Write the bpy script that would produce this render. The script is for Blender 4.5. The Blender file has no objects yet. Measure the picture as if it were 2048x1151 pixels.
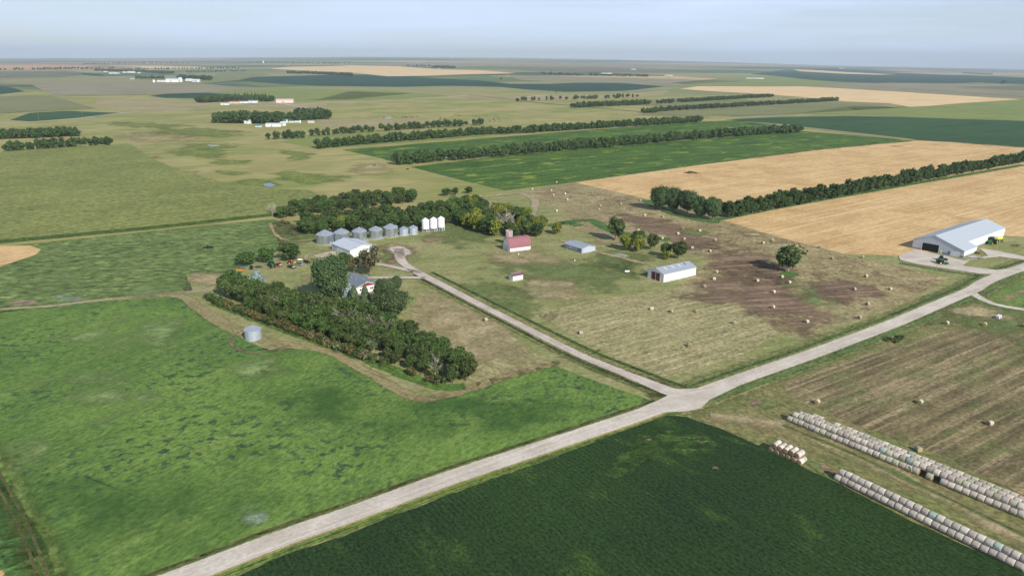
import bpy, bmesh, math, random
import numpy as np
from mathutils import Vector, Matrix, noise as mn
R = math.radians
random.seed(7); rng = np.random.default_rng(11)
sc = bpy.context.scene
COL = sc.collection

# ------------------------------------------------------------------ camera
F, CX, CY, CAMH = 1450.0, 1024.0, 575.5, 110.0
ROLL = math.atan(12/2048); PITCH = math.atan((CY-124.0)*math.cos(ROLL)/F)
fw = np.array([0, math.cos(PITCH), -math.sin(PITCH)])
r0v = np.array([1.0, 0, 0]); u0v = np.cross(r0v, fw)
rt = math.cos(ROLL)*r0v+math.sin(ROLL)*u0v; up = np.cross(rt, fw)
cam = bpy.data.cameras.new("camera"); camo = bpy.data.objects.new("camera", cam); COL.objects.link(camo)
M = Matrix(((rt[0], up[0], -fw[0], 0), (rt[1], up[1], -fw[1], 0), (rt[2], up[2], -fw[2], CAMH), (0, 0, 0, 1)))
camo.matrix_world = M
cam.sensor_fit = 'HORIZONTAL'; cam.sensor_width = 36; cam.lens = 36*F/2048
cam.clip_start = 1.0; cam.clip_end = 80000
sc.camera = camo

# ------------------------------------------------------------------ sky, sun, exposure
SUN_AZ, SUN_EL = R(-58), R(33)           # direction towards the sun, world angle from +X
sunv = Vector((math.cos(SUN_EL)*math.cos(SUN_AZ), math.cos(SUN_EL)*math.sin(SUN_AZ), math.sin(SUN_EL)))
w = bpy.data.worlds.new("World"); sc.world = w; w.use_nodes = True
nt = w.node_tree; nt.nodes.clear()
wo = nt.nodes.new('ShaderNodeOutputWorld'); bg = nt.nodes.new('ShaderNodeBackground')
sky = nt.nodes.new('ShaderNodeTexSky'); sky.sky_type = 'NISHITA'; sky.sun_disc = False
sky.sun_elevation = SUN_EL; sky.sun_rotation = math.atan2(sunv.x, sunv.y)
sky.altitude = 500; sky.air_density = 1.0; sky.dust_density = 0.6; sky.ozone_density = 1.6
# thin high cirrus: a little paler where the wisps are
tc = nt.nodes.new('ShaderNodeTexCoord'); mp = nt.nodes.new('ShaderNodeMapping'); mp.inputs['Scale'].default_value = (1.0, 1.0, 13)
mp.inputs['Rotation'].default_value = (R(3), R(4), 0)
nz = nt.nodes.new('ShaderNodeTexNoise'); nz.inputs['Scale'].default_value = 2.2; nz.inputs['Detail'].default_value = 7; nz.inputs['Roughness'].default_value = .55
mr = nt.nodes.new('ShaderNodeMapRange'); mr.inputs[1].default_value = .4; mr.inputs[2].default_value = .66; mr.inputs[3].default_value = .52; mr.inputs[4].default_value = 1.0
mx = nt.nodes.new('ShaderNodeMix'); mx.data_type = 'RGBA'; mx.inputs[7].default_value = (8.6, 10.4, 13.6, 1)
L = nt.links.new
L(tc.outputs['Generated'], mp.inputs[0]); L(mp.outputs[0], nz.inputs[0]); L(nz.outputs[0], mr.inputs[0])
sx = nt.nodes.new('ShaderNodeSeparateXYZ'); L(tc.outputs['Generated'], sx.inputs[0])
hzr = nt.nodes.new('ShaderNodeMapRange'); hzr.inputs[1].default_value = .12; hzr.inputs[2].default_value = .5; hzr.inputs[3].default_value = 1; hzr.inputs[4].default_value = .1
L(sx.outputs[2], hzr.inputs[0]); hm = nt.nodes.new('ShaderNodeMath'); hm.operation = 'MULTIPLY'; L(hzr.outputs[0], hm.inputs[0]); L(mr.outputs[0], hm.inputs[1]); L(hm.outputs[0], mx.inputs[0]); L(sky.outputs[0], mx.inputs[6]); L(mx.outputs[2], bg.inputs[0]); L(bg.outputs[0], wo.inputs[0])
bg.inputs[1].default_value = 0.085
sl = bpy.data.lights.new("sun", 'SUN'); so = bpy.data.objects.new("sun", sl); COL.objects.link(so)
sl.energy = 4.6; sl.angle = R(0.5); sl.color = (1, .945, .86)
so.rotation_euler = (-sunv).to_track_quat('-Z', 'Y').to_euler(); so.location = (200, -300, 400)
sc.view_settings.view_transform = 'Standard'; sc.view_settings.look = 'None'
sc.view_settings.exposure = 0.07; sc.view_settings.gamma = 1
sc.render.resolution_x = 1024; sc.render.resolution_y = 575
sc.cycles.transparent_max_bounces = 24
sc.cycles.volume_bounces = 0; HAZE = 4.8e-5
sc.cycles.max_bounces = 6; sc.cycles.diffuse_bounces = 2

# ------------------------------------------------------------------ terrain: flat to Y0, then a very gentle rise of planar facets
Y0 = 2000.0
HU = [(-.74, 118-115.5+5), (-.52, 118-115.2+6.5), (-.22, 8.1+6), (0, 7.9+6), (.12, 6+6), (.26, 4.2+5), (.46, -2+5), (.72, -7+5)]
US = [u for u, e in HU]; SS = [e/1450*1.05 for u, e in HU]
def T(x, y):
    if y <= Y0: return 0.0
    d = y-Y0; return float(np.interp(x/d, US, SS))*d
def G(px, py, z=0.0):
    """ground point seen at a place in the 2048 px wide survey photo"""
    d = fw*F+rt*(px-CX)-up*(py-CY)
    g = lambda t: CAMH+t*d[2]-T(t*d[0], t*d[1])-z
    if d[2] < 0:
        t = (z-CAMH)/d[2]
        if t*d[1] <= Y0: return Vector((t*d[0], t*d[1]))
    lo, hi = Y0/d[1]*.98, 26500/d[1]
    if g(hi) > 0: return Vector((hi*d[0], hi*d[1]))
    for _ in range(60):
        m = (lo+hi)/2
        if g(m) > 0: lo = m
        else: hi = m
    return Vector((lo*d[0], lo*d[1]))
def G3(px, py):
    g = G(px, py); return Vector((g.x, g.y, T(g.x, g.y)))
def P(x, y, z):
    v = np.array([x, y, z-CAMH]); d = v@fw
    return CX+F*(v@rt)/d, CY-F*(v@up)/d
def hgt(g, py):
    """height above the ground at g that reaches picture row py"""
    lo, hi = 0, 200; z0 = T(g.x, g.y)
    for _ in range(40):
        m = (lo+hi)/2
        if P(g.x, g.y, z0+m)[1] > py: lo = m
        else: hi = m
    return lo
A36 = R(36.0)      # direction of the road grid

# ------------------------------------------------------------------ materials
def S(r, g, b, k=1.0):
    f = lambda c: ((c/255)/12.92 if c/255 <= .04045 else ((c/255+.055)/1.055)**2.4)
    return (min(.9, f(r)/.9*k), min(.9, f(g)/.9*k), min(.9, f(b)/.9*k), 1)
class NT:
    def __init__(s, name):
        s.m = bpy.data.materials.new(name); s.m.use_nodes = True; s.t = s.m.node_tree; s.t.nodes.clear()
        s.out = s.n('ShaderNodeOutputMaterial'); s.p = s.n('ShaderNodeBsdfPrincipled'); s.l(s.p.outputs[0], s.out.inputs[0])
        s.p.inputs['Roughness'].default_value = .9; s.p.inputs['Specular IOR Level'].default_value = .15
    def n(s, t, **k):
        o = s.t.nodes.new(t)
        for a, b in k.items(): setattr(o, a, b)
        return o
    def l(s, a, b): s.t.links.new(a, b)
    def pos(s, rot=0.0, scale=(1, 1, 1), obj=False):
        if obj: src = s.n('ShaderNodeTexCoord').outputs['Object']
        else: src = s.n('ShaderNodeNewGeometry').outputs['Position']
        m = s.n('ShaderNodeMapping'); 
        v = s.n('ShaderNodeVectorRotate', rotation_type='Z_AXIS'); v.inputs['Angle'].default_value = -rot
        s.l(src, v.inputs[0]); s.l(v.outputs[0], m.inputs[0]); m.inputs['Scale'].default_value = scale
        return m.outputs[0]
    def noise(s, vec, scale=1.0, detail=4, rough=.6, dist=0):
        o = s.n('ShaderNodeTexNoise'); s.l(vec, o.inputs[0]); o.inputs['Scale'].default_value = scale
        o.inputs['Detail'].default_value = detail; o.inputs['Roughness'].default_value = rough; o.inputs['Distortion'].default_value = dist
        return o.outputs[0]
    def mr(s, v, a, b, c=0.0, d=1.0, smooth=True):
        o = s.n('ShaderNodeMapRange'); o.interpolation_type = 'SMOOTHSTEP' if smooth else 'LINEAR'
        s.l(v, o.inputs[0])
        for i, q in enumerate((a, b, c, d)): o.inputs[i+1].default_value = q
        return o.outputs[0]
    def mix(s, f, a, b, blend='MIX'):
        o = s.n('ShaderNodeMix', data_type='RGBA', blend_type=blend)
        for q, i in ((f, 0), (a, 6), (b, 7)):
            if isinstance(q, (int, float)): o.inputs[i].default_value = q
            elif isinstance(q, tuple): o.inputs[i].default_value = q
            else: s.l(q, o.inputs[i])
        return o.outputs[2]
    def math(s, op, a, b=0.0):
        o = s.n('ShaderNodeMath', operation=op)
        for i, q in enumerate((a, b)):
            if isinstance(q, (int, float)): o.inputs[i].default_value = q
            else: s.l(q, o.inputs[i])
        return o.outputs[0]
    def grey(s, v):
        o = s.n('ShaderNodeCombineColor'); [s.l(v, o.inputs[i]) for i in range(3)]; return o.outputs[0]
    def scale(s, col, v):   # multiply colour by a value
        o = s.n('ShaderNodeVectorMath', operation='SCALE'); s.l(col, o.inputs[0]); s.l(v, o.inputs['Scale']); return o.outputs[0]
    def base(s, c):
        if isinstance(c, tuple): s.p.inputs['Base Color'].default_value = c
        else: s.l(c, s.p.inputs['Base Color'])
    def feather(s, amt=1.0, sc_=.25, lo=.38, hi=.62, vec=None):
        a = s.n('ShaderNodeAttribute', attribute_name='feather').outputs['Fac']
        nz = s.noise(vec or s.pos(), sc_, 5, .65)
        v = s.math('ADD', a, s.math('MULTIPLY', s.math('SUBTRACT', nz, .5), amt))
        f = s.mr(v, lo, hi)
        tr = s.n('ShaderNodeBsdfTransparent'); mx = s.n('ShaderNodeMixShader')
        s.l(f, mx.inputs[0]); s.l(tr.outputs[0], mx.inputs[1]); s.l(s.p.outputs[0], mx.inputs[2]); s.l(mx.outputs[0], s.out.inputs[0])
    def bump(s, v, dist, strength=.6):
        b = s.n('ShaderNodeBump'); b.inputs['Strength'].default_value = strength; b.inputs['Distance'].default_value = dist
        s.l(v, b.inputs['Height']); s.l(b.outputs[0], s.p.inputs['Normal'])

def field(name, c1, c2, c3=None, rot=A36, big=60, streak=(60, 2.5), sa=.6, fine=1.0, fa=.35, bump=0.0, rows=None, spot=None,
          feather=None, contrast=.12, yel=None, mid=.62, k=.88):
    """one crop or grass surface: broad mottling, streaks along the working direction, fine plant texture"""
    s = NT(name); p = s.pos(rot); c3 = c3 or c2
    col = s.mix(s.mr(s.noise(p, 1/big, 6, .62), .5-contrast, .5+contrast), c1, c2)
    st = s.noise(s.pos(rot, (1/streak[0], 1/streak[1], 1)), 1, 5, .6)
    col = s.mix(s.mr(st, .45, .68, 0, sa), col, c3)
    if yel:   # (colour, scale, threshold, amount)
        m = s.mr(s.noise(s.pos(rot, (1, 2.2, 1)), 1/yel[1], 5, .6, .4), yel[2], yel[2]+.12, 0, yel[3]); col = s.mix(m, col, yel[0])
    if spot:  # (colour, size, threshold, gate size, amount)
        m1 = s.mr(s.noise(s.pos(0, (1, 1.0, 1)), 1/spot[1], 5, .62), spot[2], spot[2]+.06)
        m2 = s.mr(s.noise(s.pos(1.1), 1/spot[3], 3, .5), .4, .6)
        col = s.mix(s.math('MULTIPLY', s.math('MULTIPLY', m1, m2), spot[4]), col, spot[0])
    fn = s.noise(s.pos(rot, (1/1.6, 1, 1)), 1/(fine*1.5), 6, .74)
    br = s.mr(fn, .36, .64, max(.12, 1-fa*1.15), 1+fa*1.15, False)
    md = s.noise(s.pos(rot, (1/11, 1/5.5, 1)), 1, 7, .78); br = s.math('MULTIPLY', br, s.mr(md, .35, .65, 1-fa*mid, 1+fa*mid, False))
    br = s.math('MULTIPLY', br, k)
    if rows:  # (spacing, amount)
        sp = s.n('ShaderNodeSeparateXYZ'); wob = s.noise(p, 1/40, 3, .5)
        s.l(p, sp.inputs[0]); yy = s.math('ADD', sp.outputs[1], s.math('MULTIPLY', wob, rows[0]*.8))
        sn = s.math('SINE', s.math('MULTIPLY', yy, 2*math.pi/rows[0]))
        gate = s.mr(s.noise(p, 1/35, 3, .5), .4, .6, .15, 1)
        br = s.math('MULTIPLY', br, s.math('ADD', 1.0, s.math('MULTIPLY', s.math('MULTIPLY', sn, rows[1]), gate)))
    s.base(s.scale(col, br))
    if bump: s.bump(fn, bump)
    if feather: s.feather(*feather)
    return s.m

# ------------------------------------------------------------------ mesh helpers
def tag(o, label=None, cat=None, group=None, kind=None):
    if label: o['label'] = label
    if cat: o['category'] = cat
    if group: o['group'] = group
    if kind: o['kind'] = kind
    return o
def empty(name, loc, rz=0.0, sc_=1.0):
    o = bpy.data.objects.new(name, None); COL.objects.link(o); o.location = loc; o.rotation_euler = (0, 0, rz)
    o.scale = (sc_,)*3; o.empty_display_size = .5; return o
def copy_tree(o, parent=None):
    c = o.copy(); COL.objects.link(c)
    if parent is not None: c.parent = parent
    for ch in o.children: copy_tree(ch, c)
    return c
class MB:
    def __init__(s): s.v = []; s.f = []; s.mi = []
    def add(s, vs, fs, mi=0):
        n = len(s.v); s.v += [tuple(v) for v in vs]; s.f += [tuple(i+n for i in f) for f in fs]; s.mi += [mi]*len(fs); return s
    def box(s, x0, y0, z0, x1, y1, z1, mi=0, m=None):
        vs = [Vector(p) for p in ((x0, y0, z0), (x1, y0, z0), (x1, y1, z0), (x0, y1, z0), (x0, y0, z1), (x1, y0, z1), (x1, y1, z1), (x0, y1, z1))]
        if m: vs = [m@v for v in vs]
        return s.add(vs, [(0, 3, 2, 1), (4, 5, 6, 7), (0, 1, 5, 4), (1, 2, 6, 5), (2, 3, 7, 6), (3, 0, 4, 7)], mi)
    def hexa(s, lo, hi, mi=0):
        """lo, hi: four corners each, ccw from above"""
        return s.add(list(lo)+list(hi), [(0, 3, 2, 1), (4, 5, 6, 7), (0, 1, 5, 4), (1, 2, 6, 5), (2, 3, 7, 6), (3, 0, 4, 7)], mi)
    def tube(s, p, q, r1, r2=None, n=8, mi=0, caps=True):
        p, q = Vector(p), Vector(q); r2 = r1 if r2 is None else r2
        z = (q-p).normalized(); x = z.orthogonal().normalized(); y = z.cross(x)
        vs = [p+(x*math.cos(a)+y*math.sin(a))*r1 for a in [2*math.pi*i/n for i in range(n)]]
        vs += [q+(x*math.cos(a)+y*math.sin(a))*r2 for a in [2*math.pi*i/n for i in range(n)]]
        fs = [(i, (i+1) % n, n+(i+1) % n, n+i) for i in range(n)]
        if caps: fs += [tuple(range(n-1, -1, -1)), tuple(range(n, 2*n))]
        return s.add(vs, fs, mi)
    def lathe(s, prof, n=32, mi=0, c=(0, 0, 0), closed=False):
        vs = []; fs = []
        for r, z in prof:
            for i in range(n):
                a = 2*math.pi*i/n; vs.append((c[0]+r*math.cos(a), c[1]+r*math.sin(a), c[2]+z))
        for k in range(len(prof)-1):
            for i in range(n):
                j = (i+1) % n; fs.append((k*n+i, k*n+j, (k+1)*n+j, (k+1)*n+i))
        return s.add(vs, fs, mi)
    def build(s, name, mats, parent=None, loc=None, smooth=False):
        me = bpy.data.meshes.new(name); me.from_pydata(s.v, [], s.f)
        mats = mats if isinstance(mats, (list, tuple)) else [mats]
        for m in mats: me.materials.append(m)
        me.polygons.foreach_set('material_index', s.mi)
        if smooth: me.polygons.foreach_set('use_smooth', [True]*len(s.f))
        me.update(); o = bpy.data.objects.new(name, me); COL.objects.link(o)
        if parent is not None: o.parent = parent
        if loc is not None: o.location = loc
        return o

def lift(y, lvl): return lvl*(0.02+6e-5*max(y, 0))
def drape(bm, lvl, h=0.0):
    for u in US:
        g = bm.verts[:]+bm.edges[:]+bm.faces[:]
        if len(bm.faces): bmesh.ops.bisect_plane(bm, geom=g, plane_co=(0, Y0, 0), plane_no=(1, -u, 0), dist=1e-4)
    bmesh.ops.bisect_plane(bm, geom=bm.verts[:]+bm.edges[:]+bm.faces[:], plane_co=(0, Y0, 0), plane_no=(0, 1, 0), dist=1e-4)
    bmesh.ops.bisect_plane(bm, geom=bm.verts[:]+bm.edges[:]+bm.faces[:], plane_co=(0, 0, 0), plane_no=(0, 1, 0), dist=1e-4)
    bmesh.ops.triangulate(bm, faces=bm.faces[:])
    for v in bm.verts: v.co.z = T(v.co.x, v.co.y)+lift(v.co.y, lvl)+h
def densify(pts, jit):
    out = []
    for i, a in enumerate(pts):
        b = pts[(i+1) % len(pts)]; d = (b-a).length; r = max(60, (a+b).length/2)
        n = max(1, min(60, int(d/max(1.6, r*.012))))
        for k in range(n):
            p = a.lerp(b, k/n)
            if jit:
                q = mn.noise_vector(Vector((p.x*.11, p.y*.11, 3.3)))*jit*.6+mn.noise_vector(Vector((p.x*.5, p.y*.5, 1.3)))*jit*.5
                p = p+Vector((q.x, q.y))
            out.append(p)
    return out
def sheet(name, px, mat, lvl, jit=.5, h=0.0, sidemat=None, kind='structure', world=False, label=None, cat=None):
    pts = [Vector(p) for p in px] if world else [G(*p) for p in px]
    if not any(p.y > Y0 for p in pts): pts = densify(pts, jit)
    bm = bmesh.new(); vs = [bm.verts.new((p.x, p.y, 0)) for p in pts]; bm.faces.new(vs)
    if bm.faces[:][0].calc_area() > 0: bm.normal_update()
    f = bm.faces[:][0]
    if f.normal.z < 0: f.normal_flip()
    drape(bm, lvl, h)
    if h:
        n = len(pts)
        be = [e for e in bm.edges if e.is_boundary]
        r = bmesh.ops.extrude_edge_only(bm, edges=be)
        for v in [g for g in r['geom'] if isinstance(g, bmesh.types.BMVert)]: v.co.z -= h+.05
        if sidemat:
            for g in r['geom']:
                if isinstance(g, bmesh.types.BMFace): g.material_index = 1
        bmesh.ops.recalc_face_normals(bm, faces=bm.faces[:])
    me = bpy.data.meshes.new(name); bm.to_mesh(me); bm.free(); me.materials.append(mat)
    if sidemat: me.materials.append(sidemat)
    o = bpy.data.objects.new(name, me); COL.objects.link(o); tag(o, label, cat, kind=kind); return o
def blob(name, px, mat, lvl, kind='structure', amax=1.0, h=0.0):
    """soft edged patch: feather runs 0 at the outline to 1 inside"""
    ctl = [G(*p) for p in px]; m = len(ctl); pts = []; ml = sum((ctl[i]-ctl[i-1]).length for i in range(m))/m
    for i in range(m):
        a, b, c_, d = ctl[i-1], ctl[i], ctl[(i+1) % m], ctl[(i+2) % m]
        for k in range(10):
            t = k/10; p = 0.5*((2*b)+(c_-a)*t+(2*a-5*b+4*c_-d)*t*t+(3*b-a-3*c_+d)*t*t*t)
            q = mn.noise_vector(Vector((p.x*.03, p.y*.03, 5)))*ml*.16; pts.append(p+Vector((q.x, q.y)))
    c = sum(pts, Vector((0, 0)))/len(pts); n = len(pts)
    vs = []; fe = []; RK = ((1.35, 0), (1.12, .22), (.92, .42), (.72, .62), (.45, .8))
    for k, a in RK:
        for p in pts: q = c+(p-c)*k; vs.append((q.x, q.y, T(q.x, q.y)+lift(q.y, lvl)+h)); fe.append(a)
    vs.append((c.x, c.y, T(c.x, c.y)+lift(c.y, lvl)+h)); fe.append(.85); K = len(RK)
    fe = [f*amax for f in fe]
    fs = [(k*n+i, k*n+(i+1) % n, (k+1)*n+(i+1) % n, (k+1)*n+i) for k in range(K-1) for i in range(n)]+[((K-1)*n+i, (K-1)*n+(i+1) % n, K*n) for i in range(n)]
    me = bpy.data.meshes.new(name); me.from_pydata(vs, [], fs); me.materials.append(mat)
    at = me.attributes.new('feather', 'FLOAT', 'POINT'); at.data.foreach_set('value', fe)
    o = bpy.data.objects.new(name, me); COL.objects.link(o); tag(o, kind=kind); return o
def ribbon(name, px, wid, mat, lvl, edge=1.0, kind='structure', world=False, dx=0.0, smooth=True):
    """strip along a centre line with soft ragged margins; wid is a number or one width per point"""
    pts = [Vector(p) for p in px] if world else [G(*p) for p in px]
    ws = list(wid) if isinstance(wid, (list, tuple)) else [wid]*len(pts)
    def cr(a, b, c, d, t):
        return 0.5*((2*b)+(c-a)*t+(2*a-5*b+4*c-d)*t*t+(3*b-a-3*c+d)*t*t*t)
    P_, W_ = [], []
    for i in range(len(pts)-1):
        a, b, c, d = pts[max(i-1, 0)], pts[i], pts[i+1], pts[min(i+2, len(pts)-1)]
        n = max(2, min(40, int((c-b).length/max(3, b.length*.015))))
        for k in range(n):
            t = k/n; P_.append(cr(a, b, c, d, t) if smooth else b.lerp(c, t)); W_.append(ws[i]*(1-t)+ws[i+1]*t)
    P_.append(pts[-1]); W_.append(ws[-1])
    vs, fe = [], []
    for i, p in enumerate(P_):
        t = (P_[min(i+1, len(P_)-1)]-P_[max(i-1, 0)]).normalized(); n = Vector((-t.y, t.x)); wd = W_[i]/2
        for o_, a in ((-wd-edge, 0), (-wd+edge, 1), (wd-edge, 1), (wd+edge, 0)):
            q = p+n*(o_+dx); vs.append((q.x, q.y, T(q.x, q.y)+lift(q.y, lvl))); fe.append(a)
    fs = [(4*i+j, 4*i+j+1, 4*i+j+5, 4*i+j+4) for i in range(len(P_)-1) for j in range(3)]
    me = bpy.data.meshes.new(name); me.from_pydata(vs, [], fs); me.materials.append(mat)
    at = me.attributes.new('feather', 'FLOAT', 'POINT'); at.data.foreach_set('value', fe)
    o = bpy.data.objects.new(name, me); COL.objects.link(o); tag(o, kind=kind); return o

# ================================================================== GROUND
# base prairie, with a patchwork of far fields beyond two kilometres
def ground_mat():
    s = NT('prairie'); p = s.pos(A36)
    n1 = s.noise(p, 1/160, 8, .62)
    near = s.mix(s.mr(n1, .4, .6), S(148, 148, 88), S(172, 162, 108))
    near = s.mix(s.mr(s.noise(s.pos(A36, (1/240, 1/60, 1)), 1, 6, .6, .8), .5, .62, 0, .7), near, S(124, 142, 66))
    near = s.mix(s.mr(s.noise(s.pos(.6, (1/90, 1/30, 1)), 1, 6, .6, 1.2), .56, .66, 0, .6), near, S(182, 160, 114))
    def cells(sx, sy, off):
        v = s.pos(A36, (1/sx, 1/sy, 0)); a = s.n('ShaderNodeVectorMath', operation='ADD'); a.inputs[1].default_value = off; s.l(v, a.inputs[0])
        wob = s.n('ShaderNodeTexNoise'); wob.inputs['Scale'].default_value = 1.7; s.l(a.outputs[0], wob.inputs[0])
        wv = s.n('ShaderNodeVectorMath', operation='MULTIPLY_ADD'); s.l(wob.outputs[1], wv.inputs[0]); wv.inputs[1].default_value = (.12, .25, 0); s.l(a.outputs[0], wv.inputs[2])
        f = s.n('ShaderNodeVectorMath', operation='FLOOR'); s.l(wv.outputs[0], f.inputs[0])
        wn = s.n('ShaderNodeTexWhiteNoise', noise_dimensions='3D'); s.l(f.outputs[0], wn.inputs[0]); return wn.outputs[0]
    cr = s.n('ShaderNodeValToRGB'); s.l(cells(1600, 800, (3.3, 7.1, 0)), cr.inputs[0]); cr.color_ramp.interpolation = 'CONSTANT'
    stops = [(0, S(150, 148, 104)), (.2, S(128, 136, 88)), (.36, S(168, 160, 118)), (.5, S(96, 120, 72)), (.6, S(158, 150, 112)), (.72, S(52, 88, 56)),
             (.8, S(140, 144, 92)), (.9, S(206, 178, 130)), (.95, S(120, 128, 86))]
    e = cr.color_ramp.elements; e[0].position, e[0].color = stops[0]; e[1].position, e[1].color = stops[1]
    for q, c in stops[2:]:
        k = e.new(q); k.color = c
    far = s.mix(s.mr(s.noise(s.pos(A36, (1/700, 1/200, 1)), 1, 6, .6), .4, .65, 0, .55), cr.outputs[0], S(150, 146, 104))
    sep = s.n('ShaderNodeSeparateXYZ'); s.l(s.pos(0), sep.inputs[0])
    col = s.mix(s.mr(sep.outputs[1], 2300, 3200), near, far)
    fn = s.noise(s.pos(A36), .9, 7, .72)
    md = s.noise(s.pos(.3, (1/40, 1/16, 1)), 1, 5, .65)
    s.base(s.scale(s.scale(col, s.mr(fn, .3, .7, .62, 1.1, False)), s.mr(md, .35, .65, .88, 1.12, False)))
    return s.m
PR = ground_mat()
sheet('ground', [(-27500, -600), (27500, -600), (27500, 27000), (-27500, 27000)], PR, 0, 0, world=True)

# ---- surfaces
weedy = field('weedy_green', S(110, 128, 72), S(94, 114, 62), S(126, 140, 82), rot=R(10), big=30, streak=(14, 5), sa=.6, fine=2.2, fa=.55, bump=.7, spot=(S(136, 150, 88), 14, .56, 60, .6))
alfalfa = field('green_field', S(108, 136, 64), S(92, 121, 58), S(119, 141, 72), rot=R(60), big=55, streak=(70, 8), sa=.45, fine=.9, fa=.37,
                spot=(S(60, 82, 60), 3.6, .535, 40, .85), contrast=.1, yel=(S(126, 146, 76), 26, .55, .5), mid=.45)
soy = field('dark_crop', S(40, 62, 32), S(47, 71, 34), S(56, 80, 38), rot=R(-56), big=60, streak=(60, 1.2), sa=.4, fine=.45, fa=.55, mid=.06, yel=(S(80, 104, 46), 24, .57, .5), rows=(1.52, .16), bump=.7, contrast=.14)
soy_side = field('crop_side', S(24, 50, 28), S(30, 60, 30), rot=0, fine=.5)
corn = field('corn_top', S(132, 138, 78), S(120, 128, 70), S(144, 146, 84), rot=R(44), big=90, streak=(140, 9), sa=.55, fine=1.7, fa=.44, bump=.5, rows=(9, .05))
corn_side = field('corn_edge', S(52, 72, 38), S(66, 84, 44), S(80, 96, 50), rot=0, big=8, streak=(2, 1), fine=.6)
stubble = field('gold_stubble', S(216, 182, 128), S(200, 164, 112), S(230, 202, 156), rot=R(37), big=45, streak=(160, 3.2), sa=.7, fine=1.6, fa=.15, rows=(8, .04),
                spot=(S(188, 154, 102), 22, .54, 90, .6))
stubble_far = field('pale_stubble', S(232, 200, 150), S(220, 188, 140), S(240, 212, 168), rot=R(37), big=120, streak=(400, 12), sa=.6, fine=3, fa=.08)
stripsoy = field('striped_crop', S(74, 106, 44), S(58, 90, 38), S(114, 134, 54), rot=R(36.5), big=70, streak=(120, 6), sa=.6, fine=1.6, fa=.35, bump=.3,
                 yel=(S(148, 160, 64), 36, .55, .75))
stripsoy2 = field('deep_crop', S(58, 90, 52), S(50, 80, 48), S(78, 108, 60), rot=R(36.5), big=110, streak=(200, 8), sa=.5, fine=2, fa=.2)
yellowgreen = field('yellow_green_crop', S(134, 144, 78), S(122, 136, 76), S(150, 154, 88), rot=R(36), big=120, streak=(300, 12), sa=.6, fine=2.5, fa=.14)
teal = field('far_dark_crop', S(46, 80, 60), S(40, 72, 56), S(56, 90, 62), rot=R(36), big=300, streak=(500, 30), sa=.4, fine=5, fa=.1)
brownish = field('dry_pasture', S(150, 144, 102), S(138, 136, 94), S(166, 156, 116), rot=R(36), big=180, streak=(400, 40), sa=.5, fine=4, fa=.12)
lawn = field('mown_yard', S(138, 142, 88), S(156, 152, 104), S(120, 130, 74), rot=R(12), big=38, streak=(60, 5), sa=.6, fine=1.0, fa=.3, contrast=.14, rows=(4.2, .04),
             yel=(S(160, 154, 112), 24, .53, .75))
tan_mown = field('tan_mown_grass', S(164, 152, 112), S(148, 142, 98), S(176, 164, 124), rot=R(-42), big=26, streak=(40, 2.2), sa=.6, fine=.9, fa=.39, rows=(3.4, .05))
hay_tan = field('pale_hay_ground', S(164, 154, 112), S(146, 142, 98), S(182, 170, 130), rot=R(33), big=22, streak=(60, 1.4), sa=.8, fine=.8, fa=.4, rows=(4.6, .1),
                spot=(S(112, 98, 68), 5, .6, 30, .75), contrast=.14)
hay_mix = field('mottled_hay_ground', S(166, 152, 112), S(148, 132, 96), S(146, 140, 96), rot=R(6), big=45, streak=(60, 3.2), sa=.75, fine=.85, fa=.50, contrast=.08,
                spot=(S(112, 92, 68), 9, .52, 50, .7))
hay_right = field('striped_hay_ground', S(130, 118, 84), S(108, 98, 70), S(160, 144, 110), rot=R(33.5), big=22, streak=(170, 1.9), sa=.95, fine=.8, fa=.4, rows=(6.2, .2),
                  contrast=.12, yel=(S(104, 112, 66), 24, .5, .6), mid=.35)
verge = field('verge_grass', S(94, 116, 64), S(110, 124, 72), S(80, 104, 58), rot=R(35), big=18, streak=(50, 1.5), sa=.6, fine=.8, fa=.46, feather=(.7, .3, .3, .7))
verge_dry = field('dry_verge', S(132, 132, 84), S(112, 120, 70), S(154, 146, 102), rot=R(35), big=14, streak=(60, 1.4), sa=.7, fine=.8, fa=.46, feather=(.7, .3, .3, .7))
gravel = field('gravel', S(202, 192, 178), S(186, 175, 160), S(212, 203, 190), k=.97, rot=R(35.5), big=12, streak=(120, .7), sa=.9, fine=.5, fa=.12, feather=(.9, .8, .4, .6))
gravel2 = field('drive_gravel', S(198, 184, 172), S(178, 164, 150), S(208, 196, 186), k=.97, rot=R(-54), big=9, streak=(30, .6), sa=.6, fine=.45, fa=.12, feather=(1.0, .9, .4, .6))
dirt = field('brown_dirt', S(146, 124, 98), S(132, 114, 86), S(160, 142, 114), rot=R(20), big=8, streak=(12, 2), fine=.7, fa=.35, feather=(1.5, .16, .4, .75))
track_m = field('wheel_track', S(172, 158, 126), S(158, 146, 112), S(186, 172, 142), rot=0, big=10, fine=.7, fa=.2, feather=(1.2, .5, .45, .8))
tanp = field('dry_patch', S(172, 156, 118), S(160, 148, 108), S(182, 166, 130), rot=R(30), big=14, streak=(20, 2), fine=.8, fa=.35, feather=(2.2, .07, .25, 1.0))
greenp = field('green_patch', S(110, 124, 72), S(118, 130, 78), S(98, 114, 66), rot=R(30), big=14, fine=.9, fa=.3, feather=(2.2, .07, .25, 1.0))
deepp = field('deep_green_patch', S(76, 114, 58), S(82, 120, 60), S(70, 106, 56), rot=R(70), big=22, fine=.9, fa=.22, feather=(1.6, .03, .25, 1.1))
brownp = field('dark_hay_patch', S(132, 110, 90), S(112, 92, 76), S(168, 148, 118), rot=R(12), big=16, streak=(50, 2.2), sa=.8, fine=.8, fa=.3, feather=(2.4, .06, .3, .95))
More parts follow.
